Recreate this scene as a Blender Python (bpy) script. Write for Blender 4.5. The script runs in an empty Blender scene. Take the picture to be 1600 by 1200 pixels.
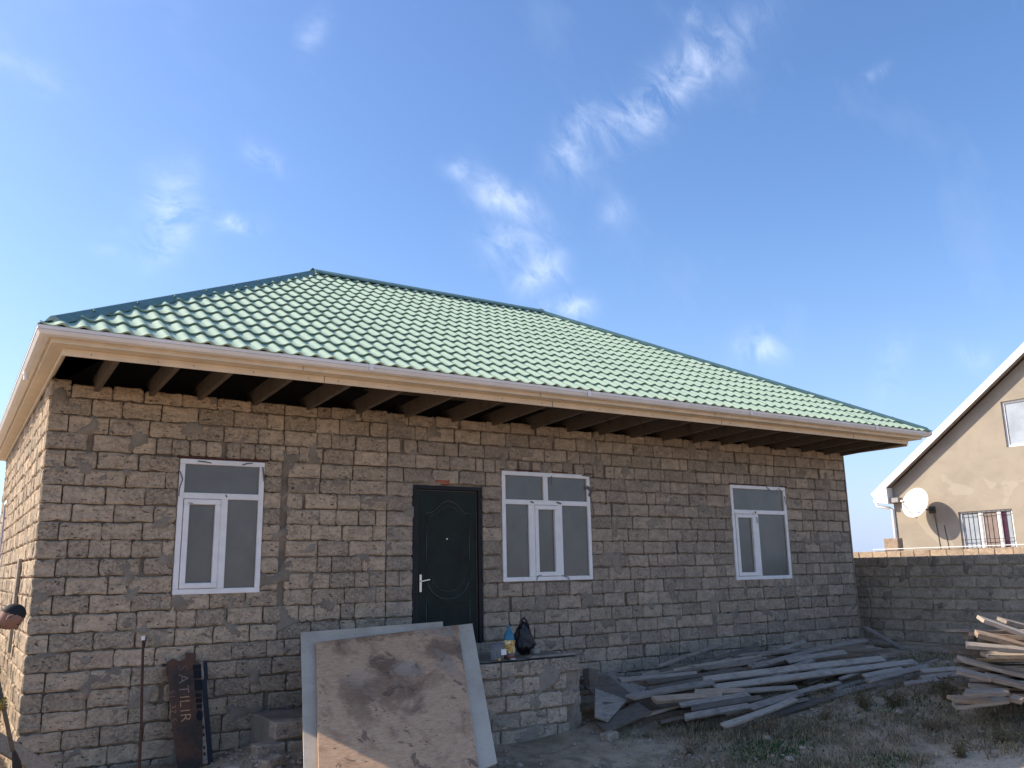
import bpy, bmesh, math, random
from mathutils import Vector, Matrix, noise
random.seed(11)
S = bpy.context.scene
COL = S.collection
R = math.radians

# ------------------------------------------------------------------ camera
def setup_camera():
    yaw, pit, rol = R(33.1899), R(12.2292), R(-1.0925)
    F = Vector((math.sin(yaw)*math.cos(pit), math.cos(yaw)*math.cos(pit), math.sin(pit)))
    R0 = Vector((math.cos(yaw), -math.sin(yaw), 0)); U0 = R0.cross(F)
    Rr = math.cos(rol)*R0 + math.sin(rol)*U0
    U = -math.sin(rol)*R0 + math.cos(rol)*U0
    cam = bpy.data.cameras.new('camera'); o = bpy.data.objects.new('camera', cam); COL.objects.link(o)
    M = Matrix((Rr, U, -F)).transposed().to_4x4()
    M.translation = Vector((-0.782, -10.054, 0.181))
    o.matrix_world = M
    cam.sensor_width = 36; cam.lens = 36*1342.73/1600
    cam.clip_start = .05; cam.clip_end = 3000
    S.camera = o
setup_camera()

# ------------------------------------------------------------------ light
SUN_DIR = Vector((-1.0, .77, .95)).normalized()          # towards the sun
elev = math.asin(SUN_DIR.z)
azim = math.atan2(SUN_DIR.x, SUN_DIR.y)                    # clockwise from +y
sl = bpy.data.lights.new('sun', 'SUN'); so = bpy.data.objects.new('sun', sl); COL.objects.link(so)
sl.energy = 4.1; sl.angle = R(.53); sl.color = (1, .89, .74)
so.rotation_euler = SUN_DIR.to_track_quat('Z', 'Y').to_euler()
so.location = (-30, 20, 30)
S.view_settings.view_transform = 'Standard'; S.view_settings.look = 'None'
S.view_settings.exposure = 0.72; S.view_settings.gamma = 1; S.view_settings.use_curve_mapping = False

CLOUDS = [[0.1663, 0.9139, 0.3703, 0.9713, -0.0869, -0.2215, -0.1703, 0.3965, -0.9021, 0.0335, 0.0558,1.0], [0.2299, 0.9004, 0.3694, 0.9538, -0.2838, 0.0982, 0.1933, 0.3298, -0.9241, 0.0261, 0.0119,.9], [0.2539, 0.859, 0.4447, 0.9469, -0.127, -0.2953, -0.1972, 0.4961, -0.8456, 0.0283, 0.0164,.6], [0.0246, 0.8747, 0.4841, 0.8644, 0.2247, -0.4498, -0.5022, 0.4295, -0.7506, 0.0372, 0.0149,.45], [0.6222, 0.5827, 0.5228, 0.4377, -0.8126, 0.3848, 0.649, -0.0107, -0.7607, 0.0894, 0.0335,.75], [0.5931, 0.6395, 0.4893, 0.4801, -0.7687, 0.4227, 0.6464, -0.0158, -0.7628, 0.0745, 0.0335,.75], [0.5482, 0.6916, 0.4702, 0.8357, -0.4308, -0.3407, -0.0331, 0.5797, -0.8141, 0.0261, 0.0521,.7], [0.4964, 0.765, 0.4102, 0.748, -0.1373, -0.6493, -0.4404, 0.6292, -0.6404, 0.0558, 0.0261,.85], [0.5445, 0.7672, 0.339, 0.8213, -0.5697, -0.0299, 0.1702, 0.2947, -0.9403, 0.0298, 0.0335,.7], [0.5131, 0.7791, 0.3603, 0.8186, -0.318, -0.4783, -0.2581, 0.5403, -0.8009, 0.0447, 0.0298,.6], [0.5763, 0.7631, 0.2927, 0.8042, -0.5931, -0.0371, 0.1453, 0.2568, -0.9555, 0.0261, 0.0186,.9], [0.741, 0.6284, 0.2368, 0.6604, -0.7458, -0.0872, 0.1218, 0.221, -0.9676, 0.0335, 0.0261,.7], [0.5987, 0.6965, 0.3954, 0.7747, -0.629, -0.065, 0.2035, 0.3452, -0.9162, 0.0186, 0.0186,.4], [0.7478, 0.4586, 0.48, 0.2496, -0.8642, 0.4368, 0.6152, -0.2068, -0.7608, 0.0186, 0.0089,.4], [0.8654, 0.4546, 0.2107, 0.4863, -0.8633, -0.1349, 0.1206, 0.2192, -0.9682, 0.0223, 0.0164,.45], [0.8268, 0.5234, 0.206, 0.5625, -0.773, -0.2934, 0.0057, 0.3585, -0.9335, 0.0186, 0.0372,.3], [0.606, 0.5577, 0.5672, 0.7351, -0.6651, -0.1315, 0.3039, 0.4966, -0.813, 0.0149, 0.0223,.4], [0.2718, 0.7842, 0.5578, 0.9415, -0.0967, -0.3228, -0.1992, 0.6129, -0.7646, 0.0186, 0.0261,.3], [0.4456, 0.7783, 0.4424, 0.8919, -0.3436, -0.2939, -0.0767, 0.5256, -0.8473, 0.0223, 0.0186,.5], [0.6279, 0.5635, 0.5368, 0.2959, -0.8108, 0.5051, 0.7199, -0.1583, -0.6758, 0.0372, 0.0223,.8], [0.1145, 0.9318, 0.3444, 0.9757, -0.1707, 0.1376, 0.187, 0.3203, -0.9287, 0.0223, 0.0149,.3]]

def setup_world():
    w = bpy.data.worlds.new('World'); S.world = w; w.use_nodes = True
    nt = w.node_tree; N = nt.nodes; Lk = nt.links
    for n in list(N): N.remove(n)
    out = N.new('ShaderNodeOutputWorld'); bg = N.new('ShaderNodeBackground')
    sky = N.new('ShaderNodeTexSky'); sky.sky_type = 'NISHITA'; sky.sun_disc = False
    sky.sun_elevation = elev; sky.sun_rotation = azim
    sky.altitude = 20; sky.air_density = 1.0; sky.dust_density = 1.3; sky.ozone_density = 3.2
    tc = N.new('ShaderNodeTexCoord')
    D = tc.outputs['Generated']
    def vm(op, a, b=None):
        n = N.new('ShaderNodeVectorMath'); n.operation = op
        for i, v in enumerate((a, b)):
            if v is None: continue
            if isinstance(v, (tuple, list)): n.inputs[i].default_value = v
            else: Lk.new(v, n.inputs[i])
        return n.outputs['Value'] if op == 'DOT_PRODUCT' else n.outputs['Vector']
    def m(op, a, b=None, c=None, clamp=False):
        n = N.new('ShaderNodeMath'); n.operation = op; n.use_clamp = clamp
        for i, v in enumerate((a, b, c)):
            if v is None: continue
            if isinstance(v, (int, float)): n.inputs[i].default_value = v
            else: Lk.new(v, n.inputs[i])
        return n.outputs[0]
    # warp
    nz = N.new('ShaderNodeTexNoise'); nz.inputs['Scale'].default_value = 9; nz.inputs['Detail'].default_value = 4
    Lk.new(D, nz.inputs['Vector'])
    off = vm('SUBTRACT', nz.outputs['Color'], (.5, .5, .5))
    sc = N.new('ShaderNodeVectorMath'); sc.operation = 'SCALE'; Lk.new(off, sc.inputs[0]); sc.inputs['Scale'].default_value = .07
    W = vm('ADD', D, sc.outputs[0])
    total = None
    for c in CLOUDS:
        d, u, v, a, b, st = c[0:3], c[3:6], c[6:9], c[9], c[10], c[11]
        q = vm('SUBTRACT', W, tuple(d))
        du = m('DIVIDE', vm('DOT_PRODUCT', q, tuple(u)), a*.84)
        dv = m('DIVIDE', vm('DOT_PRODUCT', q, tuple(v)), b*.84)
        r2 = m('ADD', m('MULTIPLY', du, du), m('MULTIPLY', dv, dv))
        front = m('GREATER_THAN', vm('DOT_PRODUCT', D, tuple(d)), .5)
        g = m('MULTIPLY', m('MULTIPLY', m('POWER', 2.718, m('MULTIPLY', r2, -1.1)), st), front)
        total = g if total is None else m('MAXIMUM', total, g)
    # stretched wisps
    mp = N.new('ShaderNodeMapping'); mp.inputs['Rotation'].default_value = (0.5, .7, .6); mp.inputs['Scale'].default_value = (1, 2.6, 1.3)
    Lk.new(D, mp.inputs['Vector'])
    n2 = N.new('ShaderNodeTexNoise'); n2.inputs['Scale'].default_value = 17; n2.inputs['Detail'].default_value = 8; n2.inputs['Roughness'].default_value = .62; n2.inputs['Distortion'].default_value = .6
    Lk.new(mp.outputs[0], n2.inputs['Vector'])
    fil = m('MULTIPLY', m('SUBTRACT', n2.outputs['Fac'], .36), 3.0, clamp=True)
    cl = m('MULTIPLY', total, fil, clamp=True)
    # thin general veil
    n3 = N.new('ShaderNodeTexNoise'); n3.inputs['Scale'].default_value = 3.5; n3.inputs['Detail'].default_value = 6; n3.inputs['Roughness'].default_value = .6
    Lk.new(mp.outputs[0], n3.inputs['Vector'])
    veil = m('MULTIPLY', m('SUBTRACT', n3.outputs['Fac'], .54), .3, clamp=True)
    fac = m('ADD', m('MULTIPLY', cl, .56), veil, clamp=True)
    mix = N.new('ShaderNodeMix'); mix.data_type = 'RGBA'
    Lk.new(fac, mix.inputs['Factor'])
    hs = N.new('ShaderNodeHueSaturation'); hs.inputs['Saturation'].default_value = SKY_SAT; hs.inputs['Value'].default_value = 1.0
    Lk.new(sky.outputs[0], hs.inputs['Color'])
    tint = N.new('ShaderNodeMix'); tint.data_type = 'RGBA'; tint.blend_type = 'MULTIPLY'; tint.inputs['Factor'].default_value = 1
    Lk.new(hs.outputs[0], tint.inputs['A']); tint.inputs['B'].default_value = (1.0, 1.0, 1.08, 1)
    sp = N.new('ShaderNodeSeparateXYZ'); Lk.new(D, sp.inputs[0])
    hz = m('POWER', m('SUBTRACT', 1.0, m('MAXIMUM', sp.outputs[2], 0.0), clamp=True), 7.0)     # pale air near the horizon, all round
    pale = N.new('ShaderNodeMix'); pale.data_type = 'RGBA'; Lk.new(m('MULTIPLY', hz, .85), pale.inputs['Factor'])
    Lk.new(tint.outputs['Result'], pale.inputs['A']); pale.inputs['B'].default_value = (2.75, 3.45, 5.0, 1)
    Lk.new(pale.outputs['Result'], mix.inputs['A']); mix.inputs['B'].default_value = (5.6, 6.1, 7.2, 1)
    Lk.new(mix.outputs['Result'], bg.inputs['Color']); bg.inputs['Strength'].default_value = SKY_STR
    Lk.new(bg.outputs[0], out.inputs['Surface'])
SKY_SAT = 1.12; SKY_STR = .136
setup_world()

# ------------------------------------------------------------------ object helpers
WM = {}
def finish(o, parent=None, world=None):
    """link, parent, keep world placement"""
    COL.objects.link(o)
    w = world if world is not None else Matrix.Identity(4)
    if parent is not None:
        o.parent = parent; pm = WM[parent.name]
        o.matrix_parent_inverse = pm.inverted()
    o.matrix_basis = w
    WM[o.name] = w
    return o
def mesh(name, verts, faces, mat, smooth=False):
    me = bpy.data.meshes.new(name); me.from_pydata([tuple(v) for v in verts], [], faces)
    mats = mat if isinstance(mat, (list, tuple)) else [mat]
    for m_ in mats: me.materials.append(m_)
    if smooth: me.shade_smooth()
    me.update(); return me
def add(name, verts, faces, mat, parent=None, smooth=False, world=None):
    return finish(bpy.data.objects.new(name, mesh(name, verts, faces, mat, smooth)), parent, world)
def tag(o, label=None, cat=None, group=None, kind=None):
    if label: o['label'] = label
    if cat: o['category'] = cat
    if group: o['group'] = group
    if kind: o['kind'] = kind
    return o
def empty(name, loc, label, cat, group=None):
    o = bpy.data.objects.new(name, None); o.empty_display_size = .2
    finish(o, None, Matrix.Translation(loc)); return tag(o, label, cat, group)

class MB:
    def __init__(s): s.v = []; s.f = []; s.mi = []; s.cur = 0
    def face(s, *idx): s.f.append(idx); s.mi.append(s.cur)
    def raw(s, vs, fs):
        b = len(s.v); s.v += [Vector(p) for p in vs]
        for f in fs: s.f.append(tuple(i+b for i in f)); s.mi.append(s.cur)
    def box(s, x0, x1, y0, y1, z0, z1):
        s.raw([(x0,y0,z0),(x1,y0,z0),(x1,y1,z0),(x0,y1,z0),(x0,y0,z1),(x1,y0,z1),(x1,y1,z1),(x0,y1,z1)],
              [(0,3,2,1),(4,5,6,7),(0,1,5,4),(1,2,6,5),(2,3,7,6),(3,0,4,7)])
    def bar(s, p, q, w, h, up=(0,0,1), b=0.0, taper=1.0):
        """box beam from p to q, width w (sideways), height h (along up)"""
        p = Vector(p); q = Vector(q); d = (q-p).normalized(); u = Vector(up); sd = d.cross(u)
        if sd.length < 1e-4: sd = d.cross(Vector((1,0,0)))
        sd.normalize(); u = sd.cross(d).normalized()
        vs = []
        for k, c in ((1, p), (taper, q)):
            for a, e in ((-1,-1),(1,-1),(1,1),(-1,1)): vs.append(c+sd*a*w/2*k+u*e*h/2*k)
        s.raw(vs, [(0,3,2,1),(4,5,6,7),(0,1,5,4),(1,2,6,5),(2,3,7,6),(3,0,4,7)])
    def tube(s, pts, r, n=8, caps=True):
        pts = [Vector(p) for p in pts]; rs = r if isinstance(r, (list, tuple)) else [r]*len(pts)
        b = len(s.v); prev = None
        for i, p in enumerate(pts):
            t = (pts[min(i+1, len(pts)-1)]-pts[max(i-1, 0)]).normalized()
            a = t.orthogonal().normalized() if prev is None else (prev-t*prev.dot(t)).normalized()
            prev = a; c = t.cross(a)
            for k in range(n):
                an = 2*math.pi*k/n; s.v.append(p+(a*math.cos(an)+c*math.sin(an))*rs[i])
        for i in range(len(pts)-1):
            for k in range(n):
                k2 = (k+1) % n; s.face(b+i*n+k, b+i*n+k2, b+(i+1)*n+k2, b+(i+1)*n+k)
        if caps:
            s.face(*[b+k for k in reversed(range(n))]); s.face(*[b+(len(pts)-1)*n+k for k in range(n)])
    def lathe(s, prof, c=(0,0,0), n=20):
        b = len(s.v); c = Vector(c)
        for r_, z in prof:
            for k in range(n):
                a = 2*math.pi*k/n; s.v.append(c+Vector((r_*math.cos(a), r_*math.sin(a), z)))
        for i in range(len(prof)-1):
            for k in range(n):
                k2 = (k+1) % n; s.face(b+i*n+k, b+i*n+k2, b+(i+1)*n+k2, b+(i+1)*n+k)
        s.face(*[b+k for k in reversed(range(n))]); s.face(*[b+(len(prof)-1)*n+k for k in range(n)])
    def slab(s, quad, nrm, th):
        """quad of 3-D points thickened along -nrm"""
        q = [Vector(p) for p in quad]; n = Vector(nrm).normalized()*th
        s.raw(q+[p-n for p in q], [(0,1,2,3),(7,6,5,4),(0,4,5,1),(1,5,6,2),(2,6,7,3),(3,7,4,0)])
    def build(s, name, mat, parent=None, smooth=False, bevel=0, angle=None):
        me = mesh(name, s.v, s.f, mat, smooth)
        if isinstance(mat, (list, tuple)): me.polygons.foreach_set('material_index', s.mi)
        bm = bmesh.new(); bm.from_mesh(me)
        bmesh.ops.recalc_face_normals(bm, faces=bm.faces[:])
        if bevel: 
            try: bmesh.ops.bevel(bm, geom=bm.edges[:], offset=bevel, segments=1, affect='EDGES', clamp_overlap=True)
            except Exception: pass
        bm.to_mesh(me); bm.free()
        if angle is not None:
            me.shade_smooth()
            try: me.set_sharp_from_angle(angle=R(angle))
            except Exception: pass
        return finish(bpy.data.objects.new(name, me), parent)

# ------------------------------------------------------------------ materials
class NT:
    def __init__(s, name):
        s.mat = bpy.data.materials.new(name); s.mat.use_nodes = True
        s.nt = s.mat.node_tree; s.N = s.nt.nodes; s.L = s.nt.links
        s.b = s.N['Principled BSDF']
        g = s.N.new('ShaderNodeNewGeometry'); s.pos = g.outputs['Position']
    def inp(s, sock, v):
        if isinstance(v, (int, float)): sock.default_value = v
        elif isinstance(v, (tuple, list)): sock.default_value = tuple(v) if len(sock.default_value) == len(v) else tuple(v)+(1,)
        else: s.L.new(v, sock)
    def objco(s):
        t = s.N.new('ShaderNodeTexCoord'); return t.outputs['Object']
    def mapv(s, v, scale=(1,1,1), rot=(0,0,0), loc=(0,0,0)):
        n = s.N.new('ShaderNodeMapping'); s.L.new(v, n.inputs['Vector'])
        n.inputs['Scale'].default_value = scale; n.inputs['Rotation'].default_value = rot; n.inputs['Location'].default_value = loc
        return n.outputs[0]
    def noise(s, v, scale, detail=4, rough=.55, dist=0):
        n = s.N.new('ShaderNodeTexNoise'); s.L.new(v, n.inputs['Vector'])
        n.inputs['Scale'].default_value = scale; n.inputs['Detail'].default_value = detail
        n.inputs['Roughness'].default_value = rough; n.inputs['Distortion'].default_value = dist
        return n.outputs['Fac']
    def voro(s, v, scale, feature='F1', out='Distance', rnd=1):
        n = s.N.new('ShaderNodeTexVoronoi'); s.L.new(v, n.inputs['Vector']); n.feature = feature
        n.inputs['Scale'].default_value = scale; n.inputs['Randomness'].default_value = rnd
        return n.outputs[out]
    def math(s, op, a, b=None, c=None, clamp=False):
        n = s.N.new('ShaderNodeMath'); n.operation = op; n.use_clamp = clamp
        for i, v in enumerate((a, b, c)):
            if v is not None: s.inp(n.inputs[i], v)
        return n.outputs[0]
    def ramp(s, v, lo, hi, a=0, b=1):
        n = s.N.new('ShaderNodeMapRange'); n.interpolation_type = 'SMOOTHSTEP'
        s.L.new(v, n.inputs['Value'])
        for k, x in (('From Min', lo), ('From Max', hi), ('To Min', a), ('To Max', b)): n.inputs[k].default_value = x
        return n.outputs[0]
    def mix(s, f, a, b, mode='MIX'):
        n = s.N.new('ShaderNodeMix'); n.data_type = 'RGBA'; n.blend_type = mode
        s.inp(n.inputs['Factor'], f); s.inp(n.inputs['A'], a); s.inp(n.inputs['B'], b)
        return n.outputs['Result']
    def rnd(s):
        o = s.N.new('ShaderNodeObjectInfo'); a = s.N.new('ShaderNodeAttribute'); a.attribute_name = 'rnd'
        return s.math('FRACT', s.math('ADD', o.outputs['Random'], a.outputs['Fac']))
    def bump(s, h, st=.5, dist=.01):
        n = s.N.new('ShaderNodeBump'); s.L.new(h, n.inputs['Height']); n.inputs['Strength'].default_value = st; n.inputs['Distance'].default_value = dist
        s.L.new(n.outputs[0], s.b.inputs['Normal'])
    def done(s, col, rough=.8, spec=.3, metal=0):
        s.inp(s.b.inputs['Base Color'], col); s.inp(s.b.inputs['Roughness'], rough)
        s.b.inputs['Specular IOR Level'].default_value = spec; s.b.inputs['Metallic'].default_value = metal
        return s.mat

def plain(name, col, rough=.6, spec=.3, metal=0, var=.12, scale=9, bump=.15, bscale=60):
    t = NT(name); n = t.noise(t.pos, scale, 5); n2 = t.noise(t.pos, bscale, 3)
    c = t.mix(t.ramp(n, .3, .7), tuple(x*(1-var) for x in col), tuple(min(1, x*(1+var)) for x in col))
    if bump: t.bump(n2, bump, .004)
    return t.done(c, t.ramp(n, .3, .7, rough*.85, min(1, rough*1.1)), spec, metal)

def stone_mat(name, warm, grey, pit=1.0, speck=.3, mort=.5, bands=2.2):
    t = NT(name); r = t.rnd()
    p = t.pos
    off = t.N.new('ShaderNodeVectorMath'); off.operation = 'ADD'; t.L.new(p, off.inputs[0])
    cb = t.N.new('ShaderNodeCombineXYZ'); t.L.new(t.math('MULTIPLY', r, 37.0), cb.inputs[0]); t.L.new(t.math('MULTIPLY', r, 71.0), cb.inputs[2])
    t.L.new(cb.outputs[0], off.inputs[1]); q = off.outputs[0]
    base = t.mix(t.ramp(r, 0, 1), grey, warm)
    r2 = t.math('FRACT', t.math('MULTIPLY', r, 7.31))
    base = t.mix(t.ramp(r2, .55, 1.0, 0, .55), base, tuple(x*.62 for x in grey))
    r3 = t.math('FRACT', t.math('MULTIPLY', r, 13.7))
    base = t.mix(t.ramp(r3, .72, 1.0, 0, .5), base, tuple(min(1, x*1.35) for x in warm))
    big = t.noise(t.mapv(q, (1, 1, 1.8)), 5.5, 5, .62)
    base = t.mix(t.ramp(big, .36, .64), base, t.mix(.42, base, (.10, .085, .07)))
    med = t.noise(q, 38, 5, .65)
    base = t.mix(t.ramp(med, .38, .66, .0, .38), base, tuple(min(1, x*1.5) for x in warm))
    # shell flecks
    fl = t.voro(t.mapv(q, (1, 1, 1.5)), 48)
    fm = t.noise(q, 9, 3, .5)
    flk = t.math('MULTIPLY', t.ramp(fl, .26, .16), t.ramp(fm, .5, .62))
    fr = t.math('MULTIPLY', flk, t.ramp(r2, .2, .8, .2, 1.0))
    base = t.mix(t.math('MULTIPLY', fr, speck), base, (.74, .67, .56))
    # pits, elongated along the bed
    pn = t.noise(t.mapv(q, (1, 1, bands)), 15, 7, .74, .15)
    pits = t.ramp(pn, .585, .665)
    pv = t.voro(t.mapv(q, (1, 1, bands)), 34)
    pits2 = t.math('MULTIPLY', t.ramp(pv, .22, .12), t.ramp(t.noise(q, 7, 2), .45, .6))
    pt = t.math('MAXIMUM', pits, pits2)
    base = t.mix(t.math('MULTIPLY', pt, min(.9, .85*pit)), base, (.05, .042, .036))
    # mortar smears
    mn = t.noise(p, 3.6, 6, .68, .3)
    mm = t.math('MULTIPLY', t.ramp(t.math('ADD', mn, t.math('MULTIPLY', t.math('SUBTRACT', med, .5), .22)), .60, .69), mort)
    base = t.mix(mm, base, t.mix(t.ramp(med, .35, .65), (.27, .225, .175), (.38, .33, .265)))
    fine = t.noise(p, 170, 4, .7)
    base = t.mix(t.ramp(fine, .3, .7, 0, .42), base, t.mix(.5, base, (.05, .045, .04)))
    h = t.math('ADD', t.math('MULTIPLY', med, .9), t.math('MULTIPLY', fine, .35))
    h = t.math('ADD', h, t.math('MULTIPLY', big, .45))
    h = t.math('SUBTRACT', h, t.math('MULTIPLY', pt, 1.3*pit))
    h = t.math('ADD', h, t.math('MULTIPLY', fr, .25))
    t.bump(h, .9, .011)
    return t.done(base, .95, .12)

M = {}
M['stoneA'] = stone_mat('shell_limestone_warm', (.58, .44, .30), (.36, .285, .205), 1.0, .5, .6)
M['stoneB'] = stone_mat('shell_limestone_grey', (.48, .375, .27), (.335, .27, .205), .6, 1.0, .55, 1.4)
M['stoneC'] = stone_mat('boundary_limestone', (.55, .45, .33), (.42, .35, .26), .4, .5, .4, 1.3)
M['stoneP'] = stone_mat('porch_limestone', (.54, .42, .30), (.42, .34, .26), .9, .6, .9, 1.6)

def mortar_mat():
    t = NT('grey_mortar'); a = t.noise(t.pos, 3, 5, .6); b = t.noise(t.pos, 60, 5, .7)
    c = t.mix(t.ramp(a, .35, .65), (.19, .150, .108), (.31, .255, .19))
    c = t.mix(t.ramp(b, .35, .7, 0, .6), c, (.34, .30, .25))
    t.bump(t.math('ADD', b, t.noise(t.pos, 200, 2)), .7, .006)
    return t.done(c, .95, .1)
M['mortar'] = mortar_mat()

def tile_mat():
    t = NT('green_coated_steel')
    a = t.noise(t.pos, 2.5, 4); b = t.noise(t.pos, 30, 4, .6); r = t.rnd()
    c = t.mix(t.ramp(a, .3, .7), (.36, .465, .335), (.41, .515, .375))
    c = t.mix(t.ramp(r, 0, 1, 0, .25), c, (.42, .53, .37))
    c = t.mix(t.ramp(b, .45, .8, 0, .35), c, (.42, .47, .40))
    t.bump(t.noise(t.pos, 12, 3), .12, .01)
    t.b.inputs['Coat Weight'].default_value = .12; t.b.inputs['Coat Roughness'].default_value = .45
    return t.done(c, t.ramp(b, .3, .7, .55, .7), .32)
M['tile'] = tile_mat()
M['cap'] = plain('shaded_cap_green', (.11, .20, .175), .5, .5, 0, .15)  # roof sheet green as seen in shade, the shade put into the colour
M['gutter'] = plain('lilac_white_pvc', (.80, .76, .71), .4, .45, 0, .06, 3, .05)
M['cream'] = plain('cream_pvc_board', (.74, .62, .46), .5, .4, 0, .08, 3, .06)
M['soffit'] = plain('cream_pvc_soffit', (.74, .62, .46), .5, .4, 0, .08, 3, .06)

def wood_mat(name, ca, cb, dirt=(.06, .05, .045), along=(1, 12, 12), dirtamt=.5):
    t = NT(name); oc = t.objco(); r = t.rnd()
    off = t.N.new('ShaderNodeVectorMath'); off.operation = 'ADD'; t.L.new(oc, off.inputs[0])
    cbn = t.N.new('ShaderNodeCombineXYZ'); t.L.new(t.math('MULTIPLY', r, 53.0), cbn.inputs[0]); t.L.new(t.math('MULTIPLY', r, 19.0), cbn.inputs[1])
    t.L.new(cbn.outputs[0], off.inputs[1]); q = off.outputs[0]
    g = t.noise(t.mapv(q, along), 6, 6, .65, .5)
    c = t.mix(t.ramp(g, .3, .7), ca, cb)
    c = t.mix(t.ramp(r, 0, 1, 0, .5), c, t.mix(.5, c, (.20, .155, .11)))
    d = t.noise(q, 4, 5, .65)
    c = t.mix(t.ramp(d, .5, .72, 0, dirtamt), c, dirt)
    kn = t.voro(t.mapv(q, (.7, 3, 3)), 6)
    c = t.mix(t.ramp(kn, .12, .05, 0, .7), c, (.05, .038, .03))
    t.bump(g, .6, .004)
    return t.done(c, .85, .2)
M['wood_grey'] = wood_mat('weathered_grey_wood', (.23, .19, .15), (.42, .355, .285))
M['wood_pale'] = wood_mat('weathered_pale_wood', (.34, .28, .215), (.53, .45, .36))
M['wood_pink'] = wood_mat('weathered_brown_wood', (.32, .225, .15), (.50, .375, .27))
M['wood_dark'] = wood_mat('dark_wood', (.10, .08, .062), (.21, .17, .13))  # darker tone of the plank wood
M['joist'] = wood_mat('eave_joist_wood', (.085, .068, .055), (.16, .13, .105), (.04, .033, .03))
M['pvc'] = plain('white_window_pvc', (.84, .80, .75), .35, .45, 0, .06, 6, .05)
M['film'] = plain('torn_film', (.10, .095, .09), .5, .4)
M['black_gap'] = plain('black_frame_and_roof_shade', (.012, .012, .013), .6, .3)  # black door frame; also colours the sheets standing in for under-roof shade
M['lintel'] = plain('rusty_lintel_steel', (.10, .035, .025), .8, .2, 0, .3, 20)
M['brick_red'] = plain('red_brick', (.36, .13, .075), .9, .1, 0, .2, 30, .5)

def pane_mat(name='frosted_film_pane', a=(.125, .118, .10), b=(.16, .15, .128), rough=.22):
    t = NT(name); n = t.noise(t.pos, 1.7, 4, .6); n2 = t.noise(t.mapv(t.pos, (1, 1, .4)), 9, 4)
    c = t.mix(t.ramp(n, .3, .7), a, b)
    c = t.mix(t.ramp(n2, .5, .8, 0, .25), c, (.21, .195, .165))
    t.bump(t.noise(t.pos, 2.2, 3), .22, .02)
    return t.done(c, rough, .45)
M['pane'] = pane_mat()
M['pane_blue'] = pane_mat('curtained_pane', (.32, .36, .40), (.42, .46, .50), .2)

def door_mat():
    t = NT('dark_teal_door_paint'); n = t.noise(t.pos, 5, 4); n2 = t.noise(t.mapv(t.pos, (3, 1, 1)), 14, 5, .7)
    c = t.mix(t.ramp(n, .3, .7), (.012, .015, .012), (.014, .023, .016))
    c = t.mix(t.ramp(n2, .62, .8, 0, .35), c, (.09, .085, .075))
    t.bump(n2, .12, .004)
    return t.done(c, t.ramp(n2, .3, .8, .5, .75), .22)
M['door'] = door_mat()
M['door_edge'] = plain('worn_brown_edge', (.075, .06, .05), .6, .3, 0, .3, 20)
M['chrome'] = plain('brushed_nickel', (.62, .60, .57), .3, .5, .9, .05)
M['moulding'] = plain('door_moulding', (.05, .052, .046), .4, .5, 0, .2)

def rust_mat():
    t = NT('rusted_sheet_steel'); o = t.pos; n = t.noise(o, 4, 5, .65); n2 = t.noise(o, 26, 5, .7)
    c = t.mix(t.ramp(n, .35, .65), (.05, .04, .032), (.13, .062, .036))
    c = t.mix(t.ramp(n2, .5, .75, 0, .5), c, (.10, .09, .075))
    t.bump(n2, .4, .004); return t.done(c, .8, .25)
M['rust'] = rust_mat()
M['rust_rod'] = plain('rusty_rebar', (.085, .045, .032), .85, .2, 0, .3, 40, .5)
M['paint_orange'] = plain('faded_orange_paint', (.50, .27, .14), .8, .2, 0, .3, 50)
M['paint_pink'] = plain('faded_pinkish_paint', (.30, .20, .165), .8, .2, 0, .3, 50)
M['paint_faint'] = plain('ghosted_paint', (.17, .115, .09), .8, .2, 0, .3, 50)
M['strip_tan'] = plain('dirty_tan_paint', (.28, .22, .165), .8, .2, 0, .35, 18)
M['stencil'] = plain('black_stencil_paint', (.012, .012, .014), .7, .2)
M['angle_iron'] = plain('dark_angle_iron', (.02, .021, .026), .7, .3)

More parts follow.
